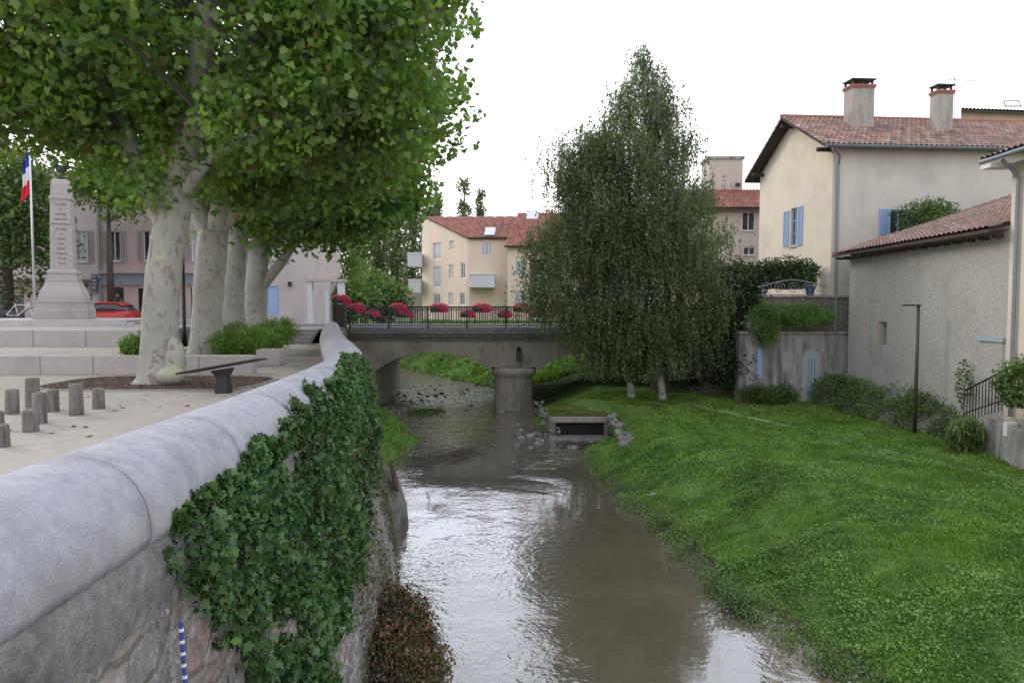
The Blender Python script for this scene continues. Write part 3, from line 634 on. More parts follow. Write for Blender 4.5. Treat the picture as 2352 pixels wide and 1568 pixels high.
def stadium(r,z0,z1,mb,x0=.075,ya=BY+.35,yb=BY+BW-.4,r2=None):
    r2=r2 or r; P0=[];P1=[]
    for k in range(13): q=PI+PI*k/12; P0.append((x0+r*math.cos(q),ya+r*math.sin(q),z0)); P1.append((x0+r2*math.cos(q),ya+r2*math.sin(q),z1))
    for k in range(13): q=PI*k/12; P0.append((x0+r*math.cos(q),yb+r*math.sin(q),z0)); P1.append((x0+r2*math.cos(q),yb+r2*math.sin(q),z1))
    m_=len(P0); mb.add(P0+P1,[tuple(range(m_)),tuple(range(2*m_-1,m_-1,-1))]+[(i,(i+1)%m_,(i+1)%m_+m_,i+m_) for i in range(m_)])
mb=MB(); stadium(.98,-3.8,-1.75,mb,r2=.93); mb.build('pier',m_concrete,t); 
mb=MB(); stadium(1.02,-1.75,-1.62,mb,r2=1.1); stadium(1.1,-1.617,-1.5,mb); stadium(1.1,-1.497,-1.36,mb,r2=.9); mb.build('pier_cap',m_concrete,t)
mb=MB(); mb.box((.22,BY-.13,-1.05),(.45,BY+.04,-.45)); mb.tube([(.33,BY-.2,-.5),(.33,BY-.05,-.4)],.09,8); mb.build('drain_box',m_iron,t)
def railing(Y_,x0,x1,label):
    t=thing('bridge_railing',label,'railing',(x0,Y_,.6)); L=1.9; nn=int((x1-x0)/L)
    for k in range(nn+1):
        x=x0+k*L; mb=MB(); mb.box((x-.04,Y_-.04,.55),(x+.04,Y_+.04,1.64)); mb.build('post',m_iron,t)
        if k<nn:
            mb=MB(); mb.box((x+.041,Y_-.03,1.55),(x+L-.041,Y_+.03,1.61)); mb.box((x+.041,Y_-.02,1.42),(x+L-.041,Y_+.02,1.45)); mb.box((x+.041,Y_-.02,.66),(x+L-.041,Y_+.02,.70))
            for j in range(1,15): xx=x+j*L/15; mb.box((xx-.015,Y_-.015,.69),(xx+.015,Y_+.015,1.56))
            mb.build('panel',m_iron,t)
railing(BY+.02,-7.9,16,'black iron railing on the near side of the bridge'); railing(BY+BW-.1,-7.9,16,'black iron railing on the far side of the bridge')
mb=MB(); mb.box((-8.55,BY-.2,.55),(-8.1,BY+.25,1.68)); mb.box((-8.6,BY-.25,1.683),(-8.05,BY+.3,1.75)); tag(mb.build('railing_pillar',m_iron,loc=(-8.3,BY,.55)),'dark pillar ending the bridge railing at the top of the steps','pillar')
def planter(label,loc):
    t=thing('flower_planter',label,'planter',loc,group='flower planters on the bridge railings')
    mb=MB(); mb.add([(-.4,-.1,0),(.4,-.1,0),(.4,.1,0),(-.4,.1,0),(-.46,-.14,.2),(.46,-.14,.2),(.46,.14,.2),(-.46,.14,.2)],[(3,2,1,0),(0,1,5,4),(1,2,6,5),(2,3,7,6),(3,0,4,7),(4,5,6,7)]); mb.build('box',m_plastic,t,local=True)
    P=ell_pts((0,0,.25),(.48,.17,.16),380,.1); leaves('foliage',P+np.array(loc),.08,OVAL,l_mid,t)
    P=ell_pts((0,-.05,.29),(.44,.2,.16),170,.6); Q=ell_pts((.24,-.17,.14),(.24,.07,.16),110,.3); leaves('flowers',np.concatenate([P,Q])+np.array(loc),.085,OVAL,l_pink,t)
    return t
labs=['first','second','third','fourth','fifth','sixth']
base=None
for k,px in enumerate((820,915,1010,1108,1200,1290)):
    x=atY(px,705,BY).x; l='magenta flower planter on the near railing, %s from the left'%labs[k]
    if base is None: base=planter(l,(x,BY-.2,1.34))
    else: dup(base,(x,BY-.2,1.34),(0,.0,.05,-.05,0,0)[k],l)
for k,px in enumerate((858,934,1075,1160,1236)):
    x=atY(px,718,BY+BW).x; dup(base,(x,BY+BW-.3,.95),.05*k,'smaller looking magenta flower planter on the far railing, %s from the left'%labs[k])
dup(base,(-8.33,BY,1.76),.3,'magenta flower planter standing on the dark pillar by the steps')
# ---------------------------------------------------------------- culvert & rocks
t=thing('culvert_outlet','square concrete culvert outlet opening onto the stream from the grass bank','culvert',(2.6,27.6,-3.4))
mb=MB(); mb.box((1.5,27.55,-2.84),(3.72,30,-2.62)); mb.build('lid',m_concrete,t,bevel=.02)
for x0_,x1_ in((1.5,1.7),(3.56,3.72)): mb=MB(); mb.box((x0_,27.6,-3.8),(x1_,30,-2.843)); mb.build('side_wall',m_deckc,t)
mb=MB(); mb.box((1.702,27.75,-3.9),(3.558,27.8,-2.845)); mb.build('shade_back',m_dark,t)  # black board inside the mouth, painted in as the culvert's inner shade
mb=MB(); mb.box((1.45,26.9,-3.7),(3.75,27.74,-3.34)); mb.build('sill',m_deckc,t,bevel=.05)
P=np.stack([1.45+2.3*rng.random(9000),27.65+2.6*rng.random(9000),-2.6+.07*rng.random(9000)],-1)
tag(leaves('dry_grass',P,.10,LONG,leafmat('dry_grass',[(.15,.16,.06),(.12,.2,.05),(.2,.18,.08),(.11,.2,.04)],.2,0),None,(0,-.5,.4),1,up=(0,0,1)),'dry brownish grass growing over the culvert lid','grass',kind='stuff')
def rockmesh(seed):
    bm=bmesh.new(); bmesh.ops.create_icosphere(bm,subdivisions=2,radius=1)
    for v in bm.verts:
        v.co*=1+.35*noise.noise(v.co*1.3+Vector((seed,0,0))); v.co.z*=.7
    me=bpy.data.meshes.new('rock'); bm.to_mesh(me); bm.free(); me.materials.append(m_rock); return me
RM=[rockmesh(s*7.3) for s in range(5)]
def rock(p,s,label,group):
    o=bpy.data.objects.new('rock',random.choice(RM)); C.objects.link(o); o.location=p; o.scale=(s*random.uniform(.8,1.3),s*random.uniform(.8,1.2),s*random.uniform(.7,1.1)); o.rotation_euler=(random.random(),random.random(),random.random()*6)
    tag(o,label,'rock',group)
for k in range(44):
    u=k/44; px=1408+38*u+random.uniform(-12,12); py=958+95*u+random.uniform(-10,10); z=-2.55-.75*u
    p=atZ(px,py,z); rock((p.x,p.y,max(z,float(hgt(p.x,p.y)))),random.uniform(.09,.16),'pale rough rock piled along the bank right of the culvert','rocks right of the culvert')
for k in range(28):
    u=k/28; px=1235+45*u+random.uniform(-14,14); py=930+60*u+random.uniform(-10,10); z=-2.75-.45*u
    p=atZ(px,py,z); rock(p,random.uniform(.07,.13),'pale rough rock piled between bridge pier and culvert','rocks left of the culvert')
for k in range(150):
    px=random.choice([random.uniform(880,1020),random.uniform(900,1160),random.uniform(1180,1400)]); py=random.uniform(880,955) if px<1160 else random.uniform(975,1030)
    p=atZ(px,py,-3.4); 
    rock((p.x,p.y,-3.42),random.uniform(.04,.15),'small dark stone breaking the shallow water of the stream','stones in the stream')
p=atZ(1500,1115,-2.95); rock((p.x,p.y,float(hgt(p.x,p.y))+.02),.12,'lone stone lying in the grass on the bank',None)
b=atZ(980,948,-3.4); plant('water_weeds','low green weed island in the stream before the bridge','plant',(b.x,b.y,-3.36),(.95,.9,.10),1500,.12,LONG,l_mid,False,up=(0,0,1))
# ---------------------------------------------------------------- walls helper
def hpx(A,B,px0,py0,px1,py1):
    U=Vector((B[0]-A[0],B[1]-A[1],0)).normalized(); N=Vector((U.y,-U.x,0)); O=Vector((A[0],A[1],0)); r=[]
    for px,py in((px0,py1),(px1,py0)):
        d=ray(px,py); s=(O-EYE).dot(N)/d.dot(N); p=EYE+d*s; r.append(((p-O).dot(U),p.z))
    return (min(r[0][0],r[1][0]),max(r[0][0],r[1][0]),r[0][1],r[1][1])
def wallf(mb,A,B,z0,z1,holes=(),dep=.16):
    U=Vector((B[0]-A[0],B[1]-A[1])); ln=U.length; U/=ln; N=Vector((U.y,-U.x))
    P=lambda u,z,d=0:(A[0]+U.x*u+N.x*d,A[1]+U.y*u+N.y*d,z)
    us=sorted({0,ln}|{max(0,min(ln,h[k])) for h in holes for k in(0,1)}); zs=sorted({z0,z1}|{max(z0,min(z1,h[k])) for h in holes for k in(2,3)})
    for a in range(len(us)-1):
        for b in range(len(zs)-1):
            um=(us[a]+us[a+1])/2; zm=(zs[b]+zs[b+1])/2
            if any(h[0]<um<h[1] and h[2]<zm<h[3] for h in holes): continue
            mb.add([P(us[a],zs[b]),P(us[a+1],zs[b]),P(us[a+1],zs[b+1]),P(us[a],zs[b+1])],[(0,1,2,3)])
    for h in holes:
        c=[(h[0],h[2]),(h[1],h[2]),(h[1],h[3]),(h[0],h[3])]
        for k in range(4):
            a=c[k];b=c[(k+1)%4]; mb.add([P(*a),P(*b),P(*b,-dep),P(*a,-dep)],[(0,1,2,3)])
def window(par,A,B,h,fm=None,pm=None,nx=2,ny=1,d=-.13,sill=True,fw=.06,name='window'):
    fm=fm or m_wframe; pm=pm or m_glass; u0,u1,z0,z1=h; mb=MB()
    mb.obox(A,B,z0,z0+fw,d,d+.05,u0,u1); mb.obox(A,B,z1-fw,z1,d,d+.05,u0,u1); mb.obox(A,B,z0+fw,z1-fw,d,d+.05,u0,u0+fw); mb.obox(A,B,z0+fw,z1-fw,d,d+.05,u1-fw,u1)
    for k in range(1,nx): c=u0+(u1-u0)*k/nx; mb.obox(A,B,z0+fw,z1-fw,d+.005,d+.045,c-fw*.4,c+fw*.4)
    for k in range(1,ny): c=z0+(z1-z0)*k/ny; mb.obox(A,B,c-fw*.3,c+fw*.3,d+.01,d+.04,u0+fw,u1-fw)
    o=mb.build(name,fm,par); mb=MB(); mb.obox(A,B,z0+.01,z1-.01,d-.02,d+.012,u0+.01,u1-.01); mb.build('pane',pm,o)
    if sill: mb=MB(); mb.obox(A,B,z0-.07,z0-.004,.003,.06,u0-.06,u1+.06); mb.build('sill',m_white,o)
    return o
def shutter(par,A,B,u0,u1,z0,z1,m=m_blue,name='shutter'):
    mb=MB(); f=.05; mb.obox(A,B,z0,z1,.004,.02,u0,u1)
    mb.obox(A,B,z0,z0+f,.021,.05,u0,u1); mb.obox(A,B,z1-f,z1,.021,.05,u0,u1); mb.obox(A,B,z0+f,z1-f,.021,.05,u0,u0+f); mb.obox(A,B,z0+f,z1-f,.021,.05,u1-f,u1)
    k=z0+f+.03
    while k<z1-f-.03: mb.obox(A,B,k,k+.025,.021,.04,u0+f,u1-f); k+=.06
    return mb.build(name,m,par)
def roof(par,e0,e1,r1,r0,m,name='roof',tw=.22,th=.36,amp=.045,thick=.12):
    e0,e1,r1,r0=map(Vector,(e0,e1,r1,r0)); W_=(e1-e0).length; H_=(r0-e0).length; cols=max(1,int(W_/tw)); rows_=max(1,int(H_/th))
    nr=(e1-e0).cross(r0-e0).normalized(); 
    if nr.z<0: nr=-nr
    off=Vector(root_of(par).location); us=4; vs=[];uv=[];fs=[]
    nu=cols*us+1
    for b in range(rows_):
        for e in(0,1):
            v=(b+e)/rows_; lift=.035*(1-e)
            for a in range(nu):
                u=a/(nu-1); p=(e0*(1-u)+e1*u)*(1-v)+(r0*(1-u)+r1*u)*v
                ph=(a%us)/us; bmpz=amp*(abs(math.sin(PI*ph))*1.4-.3)
                vs.append(tuple(p+nr*(bmpz+lift)-off)); uv.append((u*cols,b+e*.98+.01))
    for b in range(rows_):
        for a in range(nu-1):
            i=b*2*nu+a; fs.append((i,i+1,i+nu+1,i+nu))
            if b<rows_-1: j=(b*2+1)*nu+a; fs.append((j,j+1,j+nu+1,j+nu))
    me=bpy.data.meshes.new(name); me.from_pydata(vs,[],fs); ul=me.uv_layers.new(name='UVMap')
    for p in me.polygons:
        c=sum((uv[v][0] for v in p.vertices))/len(p.vertices); r_=math.floor(min(uv[v][1] for v in p.vertices))+.5
        for li in p.loop_indices: ul.data[li].uv=(math.floor(c)+.5,r_)
    me.materials.append(m); o=bpy.data.objects.new(name,me); C.objects.link(o); o.parent=par
    mb=MB(); dn=Vector((0,0,-thick)); q=[e0,e1,r1,r0]; l=Vector((0,0,-.03)); mb.add([p+l for p in q]+[p+dn for p in q],[(0,1,2,3),(7,6,5,4),(0,1,5,4),(1,2,6,5),(2,3,7,6),(3,0,4,7)]); mb.build('roof_boards',m_eave,o)
    return o
# ---------------------------------------------------------------- House A
a5=math.radians(5); U=Vector((math.cos(a5),math.sin(a5),0)); Vv=Vector((-math.sin(a5),math.cos(a5),0)); C0=Vector((13.25,30,0))
def PA(u,v,z): return C0+U*u+Vv*v+Vector((0,0,z))
LA=16; t=thing('village_house','large cream house with shade-grey front and two chimneys above the garden walls','house',(13.25,30,-1))
c=[PA(0,0,0),PA(LA,0,0),PA(LA,7,0),PA(0,7,0)]; c=[(p.x,p.y) for p in c]
hf=[hpx(c[0],c[1],2044,482,2087,538)]; hg=[hpx(c[3],c[0],1815,476,1831,566)]
mb=MB(); wallf(mb,c[0],c[1],-2.4,8.35,hf); wallf(mb,c[1],c[2],-2.4,8.35); wallf(mb,c[2],c[3],-2.4,8.35); mb.build('wall',m_shadeA,t)
mb=MB(); wallf(mb,c[3],c[0],-2.4,8.35,hg); mb.add([(*c[3],8.35),(*c[0],8.35),tuple(PA(0,3.5,10.15))],[(0,1,2)]); mb.build('gable_wall',m_creamA,t)
window(t,c[0],c[1],hf[0],m_blue); window(t,c[3],c[0],hg[0],m_blue,ny=3)
h=hpx(c[0],c[1],2018,480,2043,539); shutter(t,c[0],c[1],*h)
h=hpx(c[3],c[0],1800,484,1813,567); shutter(t,c[3],c[0],*h); h=hpx(c[3],c[0],1833,472,1845,564); shutter(t,c[3],c[0],*h)
ov=.6; zr_=10.3; 
roof(t,PA(-ov,-ov*.8,8.2),PA(LA,-ov*.8,8.2),PA(LA,3.5,zr_),PA(-ov,3.5,zr_),m_tile)
roof(t,PA(LA,7+ov*.9,8.1),PA(-ov,7+ov*.9,8.1),PA(-ov,3.5,zr_),PA(LA,3.5,zr_),m_tile)
mb=MB(); mb.tube([PA(-ov-.02,3.5,zr_+.03),PA(LA,3.5,zr_+.03)],.1,8); mb.build('ridge_tiles',m_brick,t)
for v in(.2,3.5,6.6): 
    z=8.3+1.85*(1-abs(v-3.5)/3.5)-.28; mb=MB(); mb.tube([PA(-ov,v,z),PA(.1,v,z)],.09,4); mb.build('rafter_end',m_eave,t)
mb=MB(); mb.tube([PA(-ov,-ov*.8-.1,8.12),PA(LA,-ov*.8-.1,8.12)],.085,8); mb.build('gutter',m_gutter,t)
mb=MB(); mb.tube([PA(-.2,-ov*.8-.08,8.05),PA(.12,-.3,7.8),PA(.2,-.1,7.45),PA(.2,-.1,-1)],.055,8); mb.build('drainpipe',m_zinc,t)
def chimney(px0,px1,pyt,pyb,vv,par):
    p=atY((px0+px1)/2,pyb,30+vv); q=C0; u=(p-C0).dot(U); r=(px1-px0)/FP*(30+vv)/2; zt=1.7+(700-pyt)/FP*(30+vv); mb=MB()
    A=PA(u-r,vv-r*.7,0); B=PA(u+r,vv-r*.7,0); A=(A.x,A.y);B=(B.x,B.y); zb=8.6
    mb.obox(A,B,zb,zt-.42,-r*1.4,0); o=mb.build('chimney',m_chim,par)
    mb=MB(); mb.obox(A,B,zt-.417,zt-.34,-r*1.4-.03,.03,-.03,r*2+.03); mb.obox(A,B,zt-.337,zt-.26,-r*1.4-.06,.06,-.06,r*2+.06); mb.build('brick_cap',m_brick,o)
    mb=MB()
    for uu in (.02,r*.95,2*r-.1):
        for dd in (-.1,-r*1.35): mb.obox(A,B,zt-.257,zt-.06,dd-.04,dd+.04,uu,uu+.08)
    mb.obox(A,B,zt-.058,zt,-r*1.4-.05,.05,-.05,r*2+.05); mb.build('cover_slab',m_iron,o)
chimney(1951,2003,192,305,2.4,t); chimney(2160,2198,198,315,2.0,t)
t=thing('tan_house','tan rendered house with open skylight rising behind the right chimney','house',(24,39,0)); A=(atY(2206,300,40).x,40); B=(40,42); zt=atY(2203,255,40).z
mb=MB(); wallf(mb,A,B,0,zt); wallf(mb,(A[0]*50/40,50),A,0,zt); mb.build('wall',m_tan,t)
roof(t,(A[0]-.25,39.6,zt),(B[0],41.6,zt),(B[0]+2,47,zt+1.35),(A[0]*45/39.6-.1,45,zt+1.35),m_tile)
p=atY(2328,240,41.0); sk=MB(); sk.tube([p+Vector((-.45,0,-.1)),p+Vector((-.3,.4,.3)),p+Vector((.55,.4,.3)),p+Vector((.45,0,-.1)),p+Vector((-.45,0,-.1))],.035,4); sk.build('skylight',m_iron,t)
p=atY(2193,300,37); t=thing('roof_antenna','thin metal television antenna beside the second chimney','antenna',tuple(p)); mb=MB(); q=atY(2193,176,37); mb.tube([p,q],.018,5); mb.tube([atY(2165,182,37),atY(2245,187,37)],.012,4)
for k in range(8): c_=atY(2185+k*8,184+k*.4,37); mb.tube([c_+Vector((0,-.25,.0)),c_+Vector((0,.25,.08))],.008,4)
mb.build('aerial',m_gutter,t)
# ---------------------------------------------------------------- House C
t=thing('roughcast_outbuilding','grey roughcast outbuilding with low tiled roof facing the river','house',(13.2,24,-1.2))
A=(13.4,28.6);B=(13.1,19.0); hs=[hpx(A,B,2019,739,2037,790)]
mb=MB(); wallf(mb,A,B,-2.4,3.72,hs,.3); wallf(mb,(21,28.6),A,-2.4,3.72); mb.add([(21,28.6,3.72),(13.4,28.6,3.72),(21,28.6,6.2)],[(0,1,2)]); mb.build('wall',m_rough,t)
mb=MB(); mb.obox(A,B,hs[0][2],hs[0][3],-.32,-.28,hs[0][0],hs[0][1]); mb.build('opening',m_dark,t)  # black panel closing the hole, its inner shade given as colour
mb=MB(); mb.obox(A,B,hs[0][2],hs[0][3],.004,.03,hs[0][0]-.12,hs[0][0]-.005); mb.build('stone_jamb',m_tan,t)
roof(t,(12.85,29.0,3.72),(12.55,19.02,3.72),(20.6,19.02,6.35),(20.9,29.0,6.35),m_tile,tw=.24)
h=hpx(A,B,2252,786,2306,915); mb=MB(); mb.obox(A,B,h[2],h[3],.004,.02,h[0],h[1]); mb.build('blocked_doorway',m_rough,t)
mb=MB(); mb.obox(A,B,h[3],h[3]+.12,.004,.07,h[0]-.12,h[1]+.05); mb.build('lintel',m_bluewood,t)
for k in range(16):
    yy=28.6-k*.62; mb=MB(); mb.box((12.85,yy-.05,3.48),(13.45,yy+.05,3.58)); mb.build('rafter_end',m_eave,t)
t=thing('cream_house','narrow slice of cream house with drainpipe at the right picture edge','house',(13.2,17,-1.2))
A=(13.08,18.98);B=(12.6,9); mb=MB(); wallf(mb,A,B,-2.4,5.4); wallf(mb,(20,18.98),A,-2.4,5.4); mb.build('wall',m_creamA,t)
roof(t,(12.5,19.4,5.55),(12.05,9,5.55),(18,9,7.4),(18.4,19.4,7.4),m_tile)
mb=MB(); mb.tube([(12.45,19.3,5.47),(12.05,9,5.47)],.06,8); mb.build('gutter',m_zinc,t)
mb=MB(); mb.tube([(12.55,18.6,5.4),(12.82,18.6,5.15),(12.98,18.6,4.95),(12.98,18.6,-1.2)],.05,8); mb.build('drainpipe',m_zinc,t)
mb=MB(); mb.box((12.45,18.9,5.28),(13.1,19.3,5.4)); mb.build('soffit',m_wframe,t)
# stair, railing, mailbox
t=thing('entrance_stair','short rendered entrance stair with low wall at the cream house','stairs',(12.6,18.5,-2.3))
mb=MB(); A=(12.75,19.3);B=(12.25,16.2); mb.obox(A,B,-2.6,-1.35,-.2,0); mb.build('side_wall',m_retain,t,bevel=.02)
for k in range(4): mb=MB(); mb.box((12.85,19.2-.5*k-.5,-2.4),(13.5,19.2-.5*k,-1.6+.2*k)); mb.build('step',m_pave,t)
t=thing('stair_railing','black iron handrail rising beside the entrance stair','railing',(12.6,19,-1.3))
P0=Vector((12.72,20.1,-1.45));P1=Vector((12.55,18.3,-.85))
mb=MB(); mb.tube([P0+Vector((0,0,.75)),P1+Vector((0,0,.85)),P1+Vector((-.2,-2.2,.85))],.025,6); mb.build('handrail',m_iron,t)
mb=MB(); mb.tube([P0+Vector((0,0,.1)),P1+Vector((0,0,.1)),P1+Vector((-.2,-2.2,.1))],.02,6); mb.build('bottom_rail',m_iron,t)
for k in range(13):
    u=k/12; p=P0+(P1-P0)*u; mb=MB(); mb.tube([p-Vector((0,0,.15 if k else .9)),p+Vector((0,0,.76+.08*u))],.013,5); mb.build('baluster',m_iron,t)
for k in range(1,14):
    p=P1+Vector((-.2,-2.2,0))*(k/13); mb=MB(); mb.tube([p,p+Vector((0,0,.85))],.013,5); mb.build('baluster',m_iron,t)
p=atY(2316,983,18.2); mb=MB(); mb.box((p.x-.14,18.05,p.z-.19),(p.x+.14,18.2,p.z+.16)); mb.box((p.x-.1,18.03,p.z+.05),(p.x+.1,18.048,p.z+.075)); tag(mb.build('mailbox',m_wframe,loc=tuple(p),bevel=.01),'small white mailbox fixed to the low wall below the stair railing','mailbox')
b=atY(2345,885,17.3); plant('potted_shrub','leafy shrub growing over the stair railing at the right edge','shrub',(b.x,17.3,b.z),(.42,.5,.55),2200,.09,OVAL,l_mid,cl=(50,.13))
b=atZ(2215,1035,-2.3); plant('bamboo_clump','arching pale green bamboo like clump at the stair foot','plant',(b.x-.1,b.y-.2,-1.85),(.55,.45,.5),900,.24,LONG,l_far,up=(0,0,1),shell=.1)
b=atZ(2101,997,-2.3); t=thing('street_lamp','slim brown street lamp with flat arm standing on the grass','street lamp',(b.x,b.y,-2.3))
hh=(997-697)/FP*b.y; mb=MB(); mb.tube([(0,0,-.05),(0,0,hh)],[.06,.045],10); mb.build('pole',m_lampb,t,True,local=True)
mb=MB(); mb.box((-.48,-.06,hh-.05),(.05,.06,hh+.0)); mb.build('arm',m_lampb,t,local=True); mb=MB(); mb.box((-.46,-.05,hh-.075),(-.12,.05,hh-.052)); mb.build('lamp_glass',plain('lamp_glass',(.4,.4,.38),.2),t,local=True)
def foot(y): return 12.95-(y-20.5)*.10
mb=MB(); K=50
for i in range(K+1):
    y=29-9.0*i/K; ht=float(np.interp(y,[20,21.5,28],[.5,1.0,1.25]))
    for j in range(9):
        u=j/8; x=foot(y)+(13.45-foot(y))*u; q=Vector((x,y,-2.37+(ht+.1)*u**.7)); q+=Vector((-.08,0,.1))*(noise.noise(q*2.5)+.6*noise.noise(q*6)); mb.v.append(tuple(q))
for i in range(K):
    for j in range(8): a=i*9+j; mb.f.append((a,a+9,a+10,a+1))
tag(mb.build('stone_embankment',m_oldstone,smooth=True,loc=(12.8,24,-2)),'low sloping rubble bank along the foot of the roughcast wall','bank')
cc=[]
for _ in range(560):
    y=29-8.8*random.random(); u=random.random(); 
    if noise.noise(Vector((y*.8,u*3,4)))>-.16: cc.append((foot(y)-.1+.7*u,y,-2.3+1.15*u**.7+.05))
tag(leaves('bank_weeds',clumps(cc,30,.14,.7),.07,OVAL,l_mid,None,(-.5,-.3,.6)),'green weeds covering much of the sloping rubble bank','weeds',kind='stuff')
b=atY(2185,870,20.5); plant('climbing_weed','thin climbing weed on the roughcast wall near its blocked doorway','plant',(12.95,b.y,b.z-.1),(.2,.3,.7),300,.08,OVAL,l_mid,False)
# ---------------------------------------------------------------- garden walls
t=thing('garden_wall','stained rendered garden wall with a small arched blue door','wall',(11.8,29.3,-2.3))
A=(9.3,29.4);B=(13.9,29.3); mb=MB(); mb.obox(A,B,-2.6,.5,-.5,0); mb.build('wall',m_retain,t,bevel=.03)
mb=MB(); mb.obox(A,B,.503,.6,-.55,.06); mb.build('coping',m_retain,t,bevel=.02)
h=hpx(A,B,1846,808,1879,925); uc=(h[0]+h[1])/2; hw=(h[1]-h[0])/2
def archpoly(hw,zb,zt,n=10): 
    zs_=zt-hw; return [(-hw,zb),(hw,zb)]+[(hw*math.cos(PI*k/n),zs_+hw*math.sin(PI*k/n)) for k in range(n+1)]
def onw(d): return lambda x,z:(A[0]+uc+x,29.38-d,z)
mb=MB(); mb.prism(archpoly(hw+.1,-2.35,h[3]+.1),onw(.0),onw(.06)); mb.build('door_surround',m_rough,t)
mb=MB(); mb.prism(archpoly(hw,-2.3,h[3]),onw(.03),onw(.075)); d=mb.build('door',m_bluewood,t); mb=MB(); mb.box((A[0]+uc+.12,29.26,-1.4),(A[0]+uc+.17,29.31,-1.3)); mb.build('handle',m_iron,d)
for k in(-1,0,1):
    mb=MB(); mb.box((A[0]+uc+k*.13-.006,29.296,-2.25),(A[0]+uc+k*.13+.006,29.305,h[3]-.25)); mb.build('plank_joint',m_iron,d)
h2=hpx(A,B,1738,800,1750,868); mb=MB(); mb.obox(A,B,h2[2],h2[3],.004,.04,h2[0],h2[1]); mb.build('blue_shutter',m_blue,t)
t=thing('terrace_wall','old dark stone terrace wall above the garden wall','wall',(12.5,29.9,0)); A=(10.4,29.95);B=(14.6,29.9)
mb=MB(); mb.obox(A,B,.4,2.0,-.4,0); mb.build('wall',m_oldstone,t); mb=MB(); mb.obox(A,B,2.003,2.08,-.45,.06); mb.build('coping',m_retain,t)
t=thing('terrace_railing','curly wrought iron railing on top of the old stone terrace wall','railing',(12,29.8,2.1)); mb=MB()
x0=atY(1742,680,29.8).x; x1=atY(1900,680,29.8).x; mb.tube([(x0,29.8,2.12),(x1,29.8,2.12)],.02,5); mb.tube([(x0+(x1-x0)*k/12,29.8,2.42+.3*math.sin(PI*k/12)) for k in range(13)],.022,5)
for k in range(5):
    cx=x0+(x1-x0)*(k+.5)/5; R_=.24; mb.tube([(cx+(R_*(1-j/26))*math.cos(j*.5),29.8,2.4+(R_*(1-j/26))*math.sin(j*.5)) for j in range(22)],.014,4)
mb.build('scrollwork',plain('grey_iron',(.22,.23,.24),.5),t)
p=atY(1870,665,29.7); t=thing('flower_pot','small blue flower pot on the terrace behind the iron railing','pot',(p.x,30.1,2.08)); mb=MB(); mb.lathe([(.14,0),(.2,.32),(.22,.32),(.22,.36)],(0,0,0),12); mb.build('pot',plain('pot_blue',(.05,.09,.2),.5),t,local=True); leaves('plant',ell_pts((p.x,30.1,2.65),(.3,.25,.3),300),.08,OVAL,l_mid,t)
def bush(label,px,py,Y_,rx,ry,rz,n,size,m,T=OVAL,cl=(80,.25),name='shrub',**k):
    b=atY(px,py,Y_); return plant(name,label,'shrub',(b.x,b.y,b.z),(rx,ry,rz),n,size,T,m,cl=cl,**k)
bush('large dark ivy covered mass left of the cream gable',1690,665,31,1.3,1.2,1.3,9000,.12,l_dark,cl=(140,.22))
bush('dark shrub under the cream gable window',1800,632,30.6,1.4,.6,.55,7000,.12,l_dark,cl=(120,.2))
bush('dark undergrowth behind the birch trunks',1640,780,32,1.4,1.2,1.9,9000,.13,l_dark,cl=(140,.25))
bush('dark shrub at the foot of the garden wall',1700,850,30.2,.9,.8,1.0,5000,.12,l_dark,cl=(80,.2))
bush('bright green wisteria spilling over the garden wall',1830,725,29.2,1.7,.45,.42,7500,.11,l_bright,LONG,cl=(190,.12),name='wisteria',up=(0,0,-1))
bush('bright wisteria branch hanging left of the arched door',1755,745,29.0,.55,.4,.95,3600,.11,l_bright,LONG,cl=(90,.14),name='wisteria',up=(0,0,-1))
bush('tall grassy weeds at the foot of the garden wall',1770,905,28.9,1.3,.3,.28,2600,.16,l_mid,LONG,cl=(80,.15),up=(0,0,1))
bush('small dark green tree before the blue shuttered window',2130,498,29.3,1.05,.6,.45,3500,.11,l_mid)
bush('ivy tuft on the corner between garden wall and roughcast wall',1965,865,28.6,.3,.3,.35,900,.1,l_mid,cl=(20,.1))
bush('low dark bush right of the birches',1590,870,33,1.3,1.0,.9,5000,.12,l_dark)
mb=MB(); mb.obox((6.5,33.5),(10,31),-2.6,.2,-.4,0); tag(mb.build('boundary_wall',m_oldstone,loc=(8,32,-2)),'shaded old stone wall behind the birch trunks','wall')
# ---------------------------------------------------------------- House E
t=thing('beige_house','beige house with bright red tile roof behind the cream house','house',(14,48,0))
xa=atY(1560,500,48).x; xb=atY(1800,500,48).x; ze=atY(1600,476,48).z; zr2=atY(1600,436,51).z; A=(xa,48);B=(xb,48)
hs=[hpx(A,B,1704,486,1735,530),hpx(A,B,1707,567,1735,586)]
mb=MB(); wallf(mb,A,B,-1,ze,hs); wallf(mb,(xa,55),A,-1,ze); mb.build('wall',m_beige,t); window(t,A,B,hs[0],m_wframe,m_glass,2); window(t,A,B,hs[1])
roof(t,(xa-.3,47.5,ze-.1),(xb,47.5,ze-.1),(xb,51,zr2),(xa-.3,51,zr2),m_redtile)
xa2=atY(1628,400,51).x; xb2=atY(1706,400,51).x; zt=atY(1628,366,51).z
mb=MB(); mb.box((xa2,51,ze),(xb2,53,zt)); mb.build('stair_tower',m_beige,t); mb=MB(); mb.box((xa2-.1,50.9,zt+.003),(xb2+.1,53.1,zt+.2)); mb.build('tower_roof',m_retain,t)
mb=MB(); q=atY(1695,424,50.9); mb.box((q.x-.15,50.8,q.z-.1),(q.x+.15,50.99,q.z+.1)); mb.build('vent',m_eave,t)
